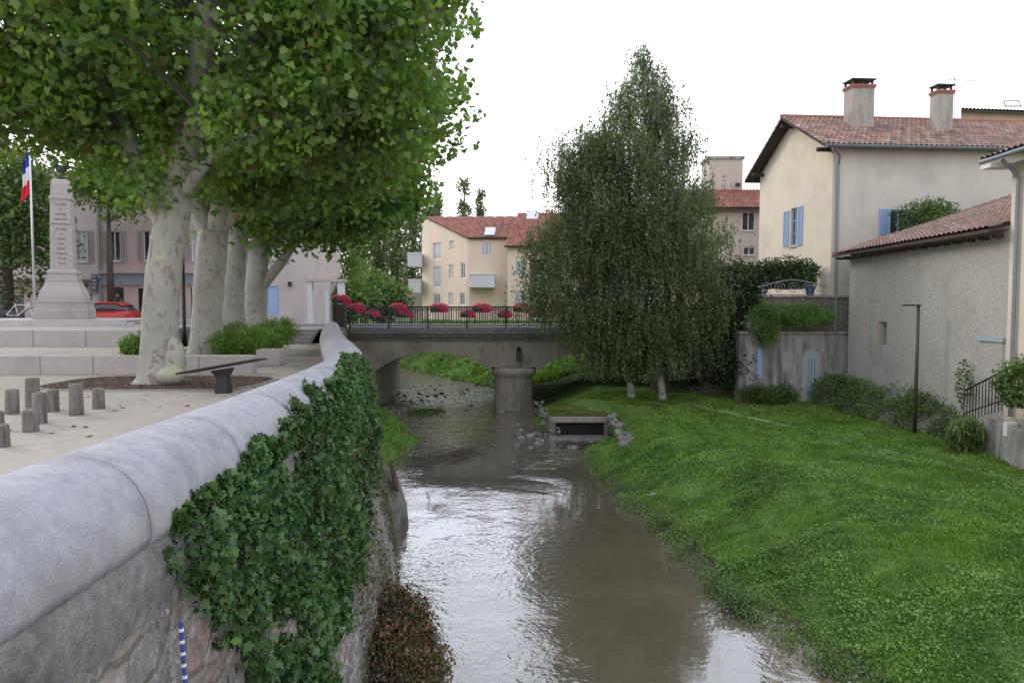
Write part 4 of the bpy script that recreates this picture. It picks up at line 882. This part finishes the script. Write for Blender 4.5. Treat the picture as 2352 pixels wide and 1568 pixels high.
# ---------------------------------------------------------------- Apartment block
t=thing('apartment_block','peach apartment block with red roof and white balconies beyond the bridge','building',(0,70,0))
def XY(px,Y_): return (atY(px,700,Y_).x,Y_)
P0=XY(970,76);P1=XY(1078,69);P2=XY(1165,69.5);P3=XY(1165,67.5);P4=XY(1480,67.5)
W1=[(995,548,1013,597),(1032,547,1042,575),(995,611,1013,661),(1031,606,1041,641),(1058,603,1068,640),(995,674,1011,699),(1030,672,1041,701),(1056,672,1067,701)]
h1=[hpx(P0,P1,*w_) for w_ in W1]
zc=atY(1078,548,69).z; zp=atY(987,501,75).z; zl=atY(970,516,76).z
mb=MB(); wallf(mb,P0,P1,-1,zc,h1); U1=Vector((P1[0]-P0[0],P1[1]-P0[1])).normalized(); pk=Vector(P0)+U1*1.1
mb.add([(*P0,zc),(*P1,zc),(pk.x,pk.y,zp),(*P0,zl)],[(0,1,2,3)])
W2=[(1106,557,1130,588)]; h2=[hpx(P1,P2,*w_) for w_ in W2]; zb2=atY(1120,547,69).z; wallf(mb,P1,P2,-1,zb2,h2)
W3=[(1182,597,1208,635),(1182,667,1208,702),(1219,597,1244,635),(1219,667,1244,702),(1300,597,1325,635),(1370,597,1395,635),(1300,667,1325,702)]
h3=[hpx(P3,P4,*w_) for w_ in W3]; z3=atY(1170,567,67.5).z; wallf(mb,P3,P4,-1,z3,h3); wallf(mb,P2,P3,-1,z3)
mb.build('wall',m_peach,t)
for h in h1: window(t,P0,P1,h,pm=m_curt if random.random()<.5 else m_glass,sill=False,fw=.1)
for h in h2: window(t,P1,P2,h,pm=m_curt,nx=3,sill=False,fw=.1)
for h in h3: window(t,P3,P4,h,pm=m_curt,sill=False,fw=.1)
e0=Vector((P1[0]-.1,P1[1]-.3,zc+.05));e1=Vector((P2[0],P2[1]-.3,zb2+.05)); r0=Vector((pk.x-.2,pk.y,zp+.15)); r1=Vector((*XY(1205,75),atY(1205,497,75).z))
roof(t,e0,e1,r1,r0,m_redtile,tw=.35,th=.5)
e0=atY(1158,565,67);e1=atY(1485,565,67); r0=atY(1190,489,74);r1=atY(1470,488,74); roof(t,e0,e1,r1,r0,m_redtile,tw=.35,th=.5)
def boxpx(par,name,px0,py0,px1,py1,Y_,dep,m):
    a=atY(px0,py1,Y_);b=atY(px1,py0,Y_); mb=MB(); mb.box((a.x,Y_,a.z),(b.x,Y_+dep,b.z)); return mb.build(name,m,par)
m_balc=mat('balcony_white',(.58,.58,.62),(.52,.52,.56),scale=3,bmp=0)
for q in ((1078,630,1136,660,67.7,1.6),(936,582,968,612,74.5,2),(938,643,966,672,74.5,2),(1219,640,1290,668,66.2,1.4)):
    o=boxpx(t,'balcony',*q,m_balc); a=atY(q[0],q[3],q[4]);b=atY(q[2],q[1],q[4]); mb=MB()
    mb.box((a.x-.05,q[4]-.08,b.z+.003),(b.x+.05,q[4]+.02,b.z+.1))
    for k in range(1,6): xx=a.x+(b.x-a.x)*k/6; mb.box((xx-.02,q[4]-.03,a.z+.1),(xx+.02,q[4]-.003,b.z))
    mb.build('balcony_rail',m_wframe,o)
for q in ((1208,491,1236,502,69.5),(1112,531,1136,539,69.9)):
    p=atY(q[0],q[3],q[4]-1.2);r=atY(q[2],q[1],q[4]-1.2); mb=MB(); mb.add([(p.x,p.y,p.z),(r.x,p.y,p.z),(r.x+.1,p.y+1.2,r.z+.5),(p.x+.1,p.y+1.2,r.z+.5)],[(0,1,2,3)]); mb.build('skylight',m_silver,t)
mb=MB(); mb.tube([(P2[0]-.1,P2[1]-.15,-1),(P2[0]-.1,P2[1]-.15,zb2)],.07,6); mb.build('drainpipe',m_wframe,t); mb=MB(); mb.tube([(P1[0]-.3,P1[1]+.1,-1),(P1[0]-.3,P1[1]+.1,zc)],.06,6); mb.build('drainpipe',m_wframe,t)
t=thing('low_grey_house','low pinkish house with sloping roof left of the apartment block','house',(-13,75,0)); q=XY(900,78); q2=XY(985,78)
mb=MB(); wallf(mb,q,q2,-1,atY(900,664,78).z); mb.add([(*q,atY(900,664,78).z),(*q2,atY(900,664,78).z),(*q2,atY(985,630,78).z)],[(0,1,2)]); mb.build('wall',m_pale,t)
roof(t,(q[0]-.3,77.5,atY(897,664,78).z),(q[0]-.3,82,atY(897,664,78).z),(q2[0],82,atY(985,628,78).z),(q2[0],77.5,atY(985,628,78).z),m_redtile)
# ---------------------------------------------------------------- left street houses
m_shut2=mat('beige_shutter',(.36,.32,.32),(.3,.27,.27),scale=4,bmp=.1)
def street_house(label,px0,px1,pyt,m,shops,wins,loc,shopm=None,bandpx=None,pipe=False):
    t=thing('street_house',label,'house',loc); A=(atY(px0,700,47).x,47);B=(atY(px1,700,47).x,47); zt=atY(600,pyt,47).z
    hs=[hpx(A,B,*w_[:4]) for w_ in shops+wins]; mb=MB(); wallf(mb,A,B,.3,zt,hs); wallf(mb,B,(B[0],57),.3,zt); wallf(mb,(A[0],57),A,.3,zt); mb.build('wall',m,t)
    for k,w_ in enumerate(shops+wins):
        kind=w_[4]; h=hs[k]
        if kind=='door': mb=MB(); mb.obox(A,B,h[2],h[3],-.14,-.08,h[0],h[1]); mb.obox(A,B,h[2]+.2,h[3]-.2,-.079,-.06,h[0]+.12,h[1]-.12); mb.build('door',m_blue,t)
        else:
            window(t,A,B,h,pm={'g':m_glass,'c':m_curt,'s':m_glass}[kind],nx=2 if kind!='s' else 1,sill=kind!='s',fm=m_wframe if kind!='s' else m_iron)
            if kind in 'gc': 
                wd=(h[1]-h[0])*.5; sm=m_shut2; shutter(t,A,B,h[0]-wd,h[0]-.02,h[2],h[3],sm); shutter(t,A,B,h[1]+.02,h[1]+wd,h[2],h[3],sm)
    if shopm:
        zz=atY(0,bandpx[0],47).z; z1=atY(0,bandpx[1],47).z; mb=MB(); mb.obox(A,B,z1,zz,.004,.12,.1,(B[0]-A[0])-.1); mb.build('fascia',shopm,t)
        mb=MB(); mb.obox(A,B,zz+.003,zz+.15,.004,.3); mb.build('cornice',m_white,t)
    roof(t,(A[0]-.1,46.4,zt),(B[0]+.1,46.4,zt),(B[0]+.1,52,zt+2.2),(A[0]-.1,52,zt+2.2),m_tile)
    if pipe: mb=MB(); mb.tube([(A[0]+.15,46.9,.5),(A[0]+.15,46.9,zt)],.07,8); mb.build('drainpipe',m_zinc,t)
    return t,A,B
t,A,B=street_house('pinkish white house with taupe shop front at the far left',-350,228,440,m_pale,[(-60,678,55,742,'s'),(100,672,125,742,'s'),(186,675,212,742,'s')],[(-40,530,-10,602,'g'),(40,530,70,602,'g'),(176,530,200,602,'c')],(-26,47,.4),m_shop,(643,672))
lp=Vector(t.location); p=atY(90,658,46.85); text_mesh('Les',.52,m_iron,t,tuple(p-lp),(PI/2,0,0),ext=.01,align='LEFT'); p=atY(183,658,46.85); text_mesh('lsa',.52,m_iron,t,tuple(p-lp),(PI/2,0,0),ext=.01,align='LEFT')
a=atY(212,668,46.4);b_=atY(224,630,46.4); mb=MB(); mb.box((a.x,46.3,a.z),(b_.x,46.4,b_.z)); sg=mb.build('hanging_sign',plain('navy_sign',(.06,.09,.16),.5),t)
for k in range(4): z=a.z+.15+k*.24; mb=MB(); mb.box((a.x+.08,46.285,z),(b_.x-.08,46.298,z+.1)); mb.build('sign_mark',m_curt,sg)
t,A,B=street_house('pink house with grey shop front and drainpipe behind the plane trunks',229,516,430,m_pink,[(247,660,284,718,'s'),(319,662,330,740,'s'),(440,660,480,742,'s')],[(250,530,275,600,'g'),(330,530,355,600,'g'),(440,530,465,600,'c')],(-21,47,.4),m_lilac,(628,655),True)
p0=atY(249,716,46.95)
for k,(dx,dz,col) in enumerate(((.15,.35,(.5,.03,.03)),(.45,.35,(.1,.2,.5)),(.72,.35,(.5,.03,.03)),(.15,1.0,(.05,.3,.1)),(.55,1.0,(.5,.1,.03)),(.3,.65,(.5,.5,.5)))):
    mb=MB(); mb.box((p0.x+dx,46.88,p0.z+dz),(p0.x+dx+.2,46.9,p0.z+dz+.16)); mb.build('window_sticker',plain('sticker',col,.5),t)
t,A,B=street_house('pale pink corner house with blue door at the end of the bridge',517,700,480,m_pale,[(612,657,640,724,'door')],[(625,560,651,606,'c'),(545,560,565,606,'g')],(-16,47,.4),None,None,True)
mb=MB(); q=atY(665,652,46.8); mb.box((q.x-.08,46.7,q.z-.15),(q.x+.08,46.99,q.z+.15)); mb.build('wall_lamp',m_iron,t)
t=thing('gateway','pale stone gateway of two posts and a lintel behind the bridge end','gate',(-12.8,45,.4))
for px0,px1 in((707,716),(776,789)): boxpx(t,'post',px0,647,px1,752,45,.4,m_balc)
boxpx(t,'lintel',700,641,792,646.8,44.9,.6,m_white); boxpx(t,'inner_lintel',722,658,752,663,45.2,.2,m_balc); boxpx(t,'inner_post',747,664,754,750,45.2,.2,m_balc)
b=atY(424,780,24); t=thing('lamp_post','tall black lamp post between the first two plane trees','street lamp',(b.x,24,.3)); zt=atY(424,475,24).z-.3
mb=MB(); mb.tube([(0,0,0),(0,0,.6),(0,0,zt)],[.09,.06,.055],10); mb.build('pole',m_iron,t,True,local=True)
mb=MB(); mb.tube([(0,0,zt),(.1,0,zt+.15),(.3,0,zt+.17)],.03,8); mb.lathe([(.26,.1),(.22,.17),(.06,.24)],(.3,0,zt),12); mb.build('lamp_head',m_iron,t,True,local=True)
# car
t=thing('parked_car','small red hatchback parked behind the war memorial','car',(-23.4,41,.4))
def loft(secs,mb):
    K=len(secs[0]); o=len(mb.v)
    for s_ in secs: mb.v+=s_
    for i in range(len(secs)-1):
        for k in range(K): mb.f.append((o+i*K+k,o+i*K+(k+1)%K,o+(i+1)*K+(k+1)%K,o+(i+1)*K+k))
    mb.f.append(tuple(o+k for k in range(K))); mb.f.append(tuple(o+(len(secs)-1)*K+k for k in range(K)))
def sec(x,hw,z0,z1): return [(x,-hw*.9,z0),(x,-hw,z0+.12),(x,-hw,z1-.12),(x,-hw*.88,z1),(x,hw*.88,z1),(x,hw,z1-.12),(x,hw,z0+.12),(x,hw*.9,z0)]
mb=MB(); loft([sec(-1.95,.62,.3,.62),sec(-1.85,.75,.2,.75),sec(-1.2,.83,.18,.86),sec(-.3,.84,.18,.92),(sec(1.2,.84,.18,.95)),sec(1.75,.8,.2,.95),sec(1.93,.7,.3,.8)],mb); mb.build('body',m_redcar,t,True,local=True)
mb=MB(); loft([sec(-.85,.68,.8,.98),sec(-.35,.66,.85,1.3),sec(.2,.62,.85,1.42),sec(1.1,.62,.85,1.4),sec(1.5,.62,.85,1.22),sec(1.75,.66,.82,1.0)],mb); mb.build('windows',m_glass,t,True,local=True)
mb=MB(); loft([sec(-.3,.56,1.28,1.42),sec(.2,.6,1.3,1.47),sec(1.1,.6,1.3,1.45),sec(1.5,.58,1.15,1.31)],mb); mb.build('roof',m_redcar,t,True,local=True)
for x in(-1.25,1.2):
    for s in(-1,1):
        mb=MB(); mb.tube([(x,s*.68,.3),(x,s*.86,.3)],.31,18); o=mb.build('wheel',m_rubber,t,local=True); mb=MB(); mb.tube([(x,s*.861,.3),(x,s*.875,.3)],.19,14); mb.build('rim',m_silver,o,local=True)
for s in(-1,1): mb=MB(); mb.ell((1.85,s*.62,.78),(.1,.12,.1)); mb.build('tail_light',plain('tail_light',(.5,.02,.02),.2),t,True,local=True); mb=MB(); mb.ell((-1.85,s*.55,.62),(.1,.13,.08)); mb.build('headlight',m_silver,t,True,local=True)
b=atY(45,735,33.5); t=thing('bicycle','pale bicycle leaning near the shop front at the far left','bicycle',(b.x,33.5,.9),.3)
for x in(-.52,.52):
    mb=MB(); mb.tube([(x+.33*math.cos(2*PI*k/20),0,.33+.33*math.sin(2*PI*k/20)) for k in range(21)],.018,5); mb.build('wheel',m_rubber,t,local=True)
mb=MB()
for a_,b2 in(((-.52,0,.33),(-.15,0,.8)),((-.15,0,.8),(.38,0,.8)),((-.52,0,.33),(-.05,0,.3)),((-.05,0,.3),(-.18,0,.88)),((-.05,0,.3),(.38,0,.75)),((.52,0,.33),(.36,0,.95))): mb.tube([a_,b2],.017,5)
mb.build('frame',m_wframe,t,local=True); mb=MB(); mb.tube([(.33,-.25,1.0),(.36,0,.96),(.33,.25,1.0)],.015,5); mb.build('handlebar',m_iron,t,local=True); mb=MB(); mb.ell((-.2,0,.92),(.13,.07,.035)); mb.build('saddle',m_iron,t,True,local=True)
# ---------------------------------------------------------------- plane trees
def limb(mb,pts,rad,n=14,wob=.05):
    P,rr=catmull(pts,.3,rad); L=len(P)
    o=len(mb.v); mb.tube(P,list(rr),n)
    for i in range(o,len(mb.v)):
        v=Vector(mb.v[i]); d=wob*(noise.noise(v*1.1)+.6*noise.noise(v*2.7)); c_=P[min(L-1,(i-o)//n)]; mb.v[i]=tuple(v+(v-c_).normalized()*d if (v-c_).length>.01 else v)
    return P
def plane_tree(label,Y_,trunk,trad,limbs,crowns,ncl,per,lsz,lm,crad=.42,clear=0,low=None):
    b=atY(trunk[0][0],trunk[0][1],Y_); t=thing('plane_tree',label,'tree',tuple(b),group=None)
    tp=lambda q:tuple(atY(q[0],q[1],q[2] if len(q)>2 else Y_))
    mb=MB(); allp=[]; allp+=limb(mb,[tp(q) for q in trunk],trad,20,.05)[len(trunk):]; mb.build('trunk',m_bark,t,True)
    big=[]
    for pts,rad in limbs:
        mb=MB(); q_=limb(mb,[tp(q) for q in pts],rad,12,.03); allp+=q_[2:]; mb.build('limb',m_bark,t,True)
        if rad[0]>.19: big+=q_
    cen=[]
    for c_,r_,wgt in crowns: cen.append(ell_pts(c_,r_,int(ncl*wgt),.3))
    cen=np.concatenate(cen)
    cp=np.array([[*pxof(*p),p[1]] for p in cen])
    if low:
        ok=cp[:,1]<np.interp(cp[:,0],low[0],low[1]); cen=cen[ok]; cp=cp[ok]
    if clear:
        bp=np.array([[*pxof(*p),p.y] for p in big])
        dd=np.hypot(cp[:,None,0]-bp[None,:,0],cp[:,None,1]-bp[None,:,1]); j=np.argmin(dd,axis=1); near=(dd.min(axis=1)<clear)&(cp[:,2]<bp[j,2]+.2)&(cp[:,1]>90)&(cp[:,1]<420)
        cen=cen[~near|(rng.random(len(cen))<.16)]
    AP=np.array([tuple(p) for p in allp]); mb=MB()
    for k,c_ in enumerate(cen):
        dd=np.linalg.norm(AP-c_,axis=1)+np.maximum(0,AP[:,2]-c_[2])*.8; a=Vector(AP[np.argmin(dd)]); e=Vector(c_); L=(e-a).length
        m1=a+(e-a)*.4+Vector((random.uniform(-.2,.2),random.uniform(-.2,.2),.12*L)); m2=a+(e-a)*.75+Vector((0,0,.1*L)); r=.009*L+.009
        mb.tube([a,m1,m2,e],[r*1.3,r,r*.6,.008],5,False)
    mb.build('branches',m_dbark,t,True)
    P=clumps(cen,per,crad,.75); leaves('crown',P,lsz,MAPLE,lm,t,(0,-.1,.55),1)
    return t
T1=plane_tree('nearest plane tree with thick mottled trunk and a burl at its foot',15.6,[(362,888),(364,868),(366,800),(369,700),(382,590),(396,480)],[.58,.45,.37,.355,.35,.37],
 [([(400,500),(415,400),(440,280),(455,180),(470,60,15),(490,-120,14.5)],[.31,.29,.27,.24,.2,.12]),
  ([(385,520),(335,430),(290,320),(245,220),(190,135),(120,110,15),(40,130,14.5)],[.26,.23,.22,.22,.2,.12,.06]),
  ([(200,150),(185,90),(150,20,15),(120,-100,14.5)],[.2,.15,.12,.08]),
  ([(448,230),(500,195),(570,190),(660,150,14.5),(800,110,14),(950,90,14)],[.18,.16,.13,.1,.07,.03]),
  ([(405,470),(480,370,15),(600,300,14.5),(760,270,14),(920,230,13.8)],[.14,.11,.09,.06,.02])],
 [((-6.0,15.2,8.5),(5.0,4.4,3.8),.36),((-2.85,14.8,7.4),(2.4,2.8,2.95),.21),((-10.4,15.6,7.3),(3.4,3.0,2.6),.30),((-9.2,14.6,5.9),(2.4,1.4,.9),.09),((-5.2,14.3,5.3),(3.2,2.0,.8),.09),((-7.6,14.6,4.5),(1.6,1.0,.5),.03)],700,80,.135,l_plane,.36,62,
 low=([-400,0,50,110,200,262,360,520,1300],[330,330,285,310,345,440,470,600,600]))
mb=MB(); p=atY(403,822,15.35); mb.ell(p,(.23,.22,.48),12,10); p2=atY(392,862,15.2); mb.ell(p2,(.28,.24,.22),12,8)
mb.v=[tuple(Vector(v)+Vector((.06,.06,.05))*noise.noise(Vector(v)*4)) for v in mb.v]; mb.build('burl',m_bark,T1,True)
plane_tree('second plane tree along the river path',21,[(473,815),(474,795),(478,700),(484,610),(492,530)],[.58,.46,.42,.42,.42],
 [([(488,545),(455,480),(445,400),(420,300)],[.32,.28,.22,.12]),([(495,545),(520,440),(545,350),(590,240),(640,120)],[.36,.3,.24,.16,.1]),([(500,530),(570,468),(650,450),(740,400),(860,340,20)],[.2,.17,.14,.1,.04])],
 [((-7.6,20.8,8.2),(5.2,4.0,3.5),.66),((-4.2,20.4,6.7),(2.2,2.8,1.7),.22),((-6.8,20,5.0),(2.4,1.2,.6),.12)],310,64,.17,l_plane,.45,45,low=([-400,240,262,1300],[300,300,700,700]))
plane_tree('third slimmer plane tree along the river path',27,[(534,778),(536,700),(542,600),(556,480),(570,400)],[.5,.4,.37,.33,.28],
 [([(560,470),(600,400),(660,330)],[.22,.15,.08]),([(550,500),(500,420),(470,350)],[.2,.14,.08])],[((-8.8,26.5,7.6),(4.6,3.8,3.2),1)],220,52,.22,l_planed,.5,20)
plane_tree('fourth plane tree with a leaning right limb near the bridge steps',32,[(590,760),(588,720),(590,640),(600,560),(620,470)],[.6,.5,.47,.4,.3],
 [([(600,660),(640,610),(680,555),(740,480)],[.25,.22,.16,.08]),([(600,560),(560,480),(540,400)],[.25,.18,.1])],[((-8.0,31.5,7.0),(4.4,3.8,2.7),.8),((-10.5,31,5.6),(3,3,1.8),.2)],270,54,.23,l_planed,.5,20)
def simple_tree(label,px,base,Y_,crowns,h,r,n,lsz,lm,T=OVAL,cl=150,crad=.5,trm=None,name='tree',lean=0):
    b=atY(px,base,Y_); t=thing(name,label,'tree',tuple(b)); mb=MB(); mb.tube([b+Vector((0,0,-.3)),b+Vector((lean,0,h*.5)),b+Vector((lean*1.5,0,h*.95))],[r,r*.7,r*.15],8); 
    cen=np.concatenate([ell_pts(c_,rr,int(cl*w_),.25) for c_,rr,w_ in crowns])
    for c_ in cen[::2]:
        zz=min(max(c_[2]-b.z-.8,h*.15),h*.9); a=b+Vector((lean*zz/h,0,zz)); mb.tube([a,(a+Vector(c_))/2+Vector((0,0,.1)),Vector(c_)],[r*.15,r*.1,.01],4,False)
    mb.build('trunk',trm or m_dbark,t,True); leaves('crown',clumps(cen,n//len(cen),crad),lsz,T,lm,t); return t
simple_tree('dark leafy tree behind the flagpole at the left edge',20,700,40,[((-29,40,6.2),(4.3,3.5,4.2),.6),((-27.0,39,8),(3.0,3,2.4),.4)],7,.3,14000,.24,l_mid,cl=200)
simple_tree('leafy street tree behind the memorial top',255,700,42,[((-22.3,42,9.2),(2.6,2.4,2.2),1)],7,.22,6000,.26,l_planed,cl=100)
# ---------------------------------------------------------------- birches
def birch(label,trunkpx,Y_,env,n_cl,per,seed,pymin=868):
    t=thing('birch_tree',label,'tree',tuple(atY(trunkpx[0][0],trunkpx[0][1],Y_))); mb=MB(); pts=[tuple(atY(q[0],q[1],Y_)) for q in trunkpx]
    L=catmull(pts,.4); rr=np.linspace(.17,.02,len(L)); mb.tube(L,list(rr),10); mb.build('trunk',m_birchbark,t,True)
    Z_=[p.z for p in L]; X_=[p.x for p in L]; mb=MB(); P=[]; zmin=atY(0,pymin,Y_).z
    ey=[e[0] for e in env]; el=[e[1] for e in env]; er=[e[2] for e in env]
    tot=np.cumsum([0]+[(ey[i+1]-ey[i])*((er[i]-el[i])+(er[i+1]-el[i+1]))/2 for i in range(len(ey)-1)])
    for k in range(n_cl):
        s_=random.random()*tot[-1]; py=float(np.interp(s_,tot,ey)); xl_=np.interp(py,ey,el); xr_=np.interp(py,ey,er); cx=(xl_+xr_)/2; hw=(xr_-xl_)/2
        q=random.uniform(0,2*PI); rad=math.sqrt(.08+.92*random.random()); px=cx+hw*rad*math.cos(q)*1.0; yo=hw*rad*math.sin(q)*Y_/FP*.85
        ctr=atY(px,py,Y_); ctr.y+=yo
        dx=abs(ctr.x-float(np.interp(ctr.z,Z_,X_))); zj=max(ctr.z-.15-.45*math.hypot(dx,yo),Z_[0]+1.8); zj=min(zj,Z_[-1]-.05); a=Vector((float(np.interp(zj,Z_,X_)),Y_,zj))
        mid=(a+ctr)/2+Vector((0,0,.25*math.hypot(dx,yo)))
        if k%2==0: mb.tube([a,mid,ctr],[.010+.006*math.hypot(dx,yo),.012,.005],4,False)
        sp_=min(.34,.08+hw*Y_/FP*.22)
        for j in range(per):
            u0=random.random(); o_=mid*(1-u0)*(.35)+ctr*(1-.35*(1-u0)) if random.random()<.3 else ctr
            tip=Vector(o_)+Vector((random.gauss(0,sp_),random.gauss(0,sp_),random.gauss(0,.22)))
            ln=random.uniform(.35,1.5)*min(1,.25+hw*Y_/FP/2); ln=max(.1,min(ln,tip.z-zmin)); nl=int(16*ln)+4; sw=Vector((random.uniform(-.12,.12),random.uniform(-.12,.12),0))
            if tip.z<zmin+.1: continue
            if j%6==0: mb.tube([tip,tip+sw*.5+Vector((0,0,-ln*.5)),tip+sw+Vector((0,0,-ln))],[.005,.004,.003],3,False)
            for _ in range(nl):
                u=random.random(); P.append(tuple(tip+sw*u+Vector((random.gauss(0,.045),random.gauss(0,.045),-ln*u+random.gauss(0,.04)))))
    mb.build('branches',m_dbark,t); leaves('crown',np.array(P),.09,OVAL,l_birch,t,(0,-.2,.2),1,up=(0,0,-1))
birch('tall drooping silver birch in front of the right side of the bridge',[(1523,926),(1512,800),(1507,600),(1505,450),(1498,300),(1484,180),(1476,100)],30,
 [(100,1470,1482),(130,1458,1494),(160,1440,1512),(190,1418,1540),(250,1388,1575),(320,1335,1588),(400,1310,1625),(470,1320,1655),(560,1330,1672),(680,1330,1665),(760,1350,1645),(830,1380,1610)],620,13,3,862)
birch('second birch with weeping foliage on the bridge side of the tall one',[(1452,922),(1440,800),(1420,640),(1400,480),(1385,360),(1360,310)],30.6,
 [(300,1300,1410),(330,1252,1420),(400,1265,1440),(440,1290,1450),(490,1235,1480),(560,1200,1510),(640,1185,1510),(700,1220,1520),(760,1280,1520),(830,1335,1510)],430,13,8,876)
# ---------------------------------------------------------------- distant trees
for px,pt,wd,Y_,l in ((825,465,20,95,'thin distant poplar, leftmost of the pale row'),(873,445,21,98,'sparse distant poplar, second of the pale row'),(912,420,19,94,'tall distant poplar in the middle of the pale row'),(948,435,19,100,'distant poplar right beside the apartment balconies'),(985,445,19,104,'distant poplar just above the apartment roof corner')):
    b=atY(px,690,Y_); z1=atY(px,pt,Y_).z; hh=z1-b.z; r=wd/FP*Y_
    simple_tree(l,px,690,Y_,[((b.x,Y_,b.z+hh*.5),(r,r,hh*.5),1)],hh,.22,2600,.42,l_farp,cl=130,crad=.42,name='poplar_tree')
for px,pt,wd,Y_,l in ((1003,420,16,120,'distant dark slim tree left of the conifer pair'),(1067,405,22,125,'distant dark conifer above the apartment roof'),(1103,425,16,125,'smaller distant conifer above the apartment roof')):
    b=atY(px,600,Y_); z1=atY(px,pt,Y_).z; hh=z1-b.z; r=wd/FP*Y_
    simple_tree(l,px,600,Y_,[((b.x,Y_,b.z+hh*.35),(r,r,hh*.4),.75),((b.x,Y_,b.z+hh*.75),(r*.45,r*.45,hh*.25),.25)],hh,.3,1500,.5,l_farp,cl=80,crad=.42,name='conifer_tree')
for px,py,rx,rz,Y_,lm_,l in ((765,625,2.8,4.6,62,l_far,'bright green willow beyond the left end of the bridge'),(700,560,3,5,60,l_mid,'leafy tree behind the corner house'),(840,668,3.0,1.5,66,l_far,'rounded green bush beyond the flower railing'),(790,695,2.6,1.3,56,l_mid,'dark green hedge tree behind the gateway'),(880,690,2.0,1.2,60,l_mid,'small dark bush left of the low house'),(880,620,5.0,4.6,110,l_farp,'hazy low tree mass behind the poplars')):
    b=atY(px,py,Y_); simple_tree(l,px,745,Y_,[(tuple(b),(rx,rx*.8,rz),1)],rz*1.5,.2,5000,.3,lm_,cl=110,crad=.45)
# ---------------------------------------------------------------- light, world, camera
w=bpy.data.worlds.new('World'); SC.world=w; w.use_nodes=True; N=w.node_tree.nodes; L=w.node_tree.links; bg=N['Background']
sky=N.new('ShaderNodeTexSky'); sky.sky_type='NISHITA'; sky.sun_disc=False; sky.sun_elevation=math.radians(28); sky.sun_rotation=math.radians(-60)
tc=N.new('ShaderNodeTexCoord'); sp=N.new('ShaderNodeSeparateXYZ'); L.new(tc.outputs['Generated'],sp.inputs[0])
r=ramp(N,[(0,(1.0,.96,.92)),(.12,(1.0,.985,.97)),(.45,(.97,.98,1.03)),(1.0,(.82,.88,1.03))]); L.new(sp.outputs[2],r.inputs[0])
sc_=mixc(N,L,1.0,sky.outputs[0],(.012,.012,.012),'MULTIPLY'); out=mixc(N,L,1.0,r.outputs[0],sc_,'ADD'); L.new(out,bg.inputs[0]); bg.inputs[1].default_value=1.68
sd=bpy.data.lights.new('sun','SUN'); sd.energy=1.4; sd.angle=math.radians(20); sd.color=(1,.93,.82); so=bpy.data.objects.new('sun',sd); C.objects.link(so)
so.rotation_euler=Vector((.8,-.45,-.5)).to_track_quat('-Z','Y').to_euler()
cd=bpy.data.cameras.new('camera'); co=bpy.data.objects.new('camera',cd); C.objects.link(co); co.location=EYE; co.rotation_euler=(PI/2-TH,0,0)
cd.sensor_width=36; cd.lens=36*FP/2352; cd.clip_end=3000; cd.clip_start=.05; SC.camera=co
SC.view_settings.view_transform='Standard'; SC.view_settings.look='None'; SC.view_settings.exposure=0
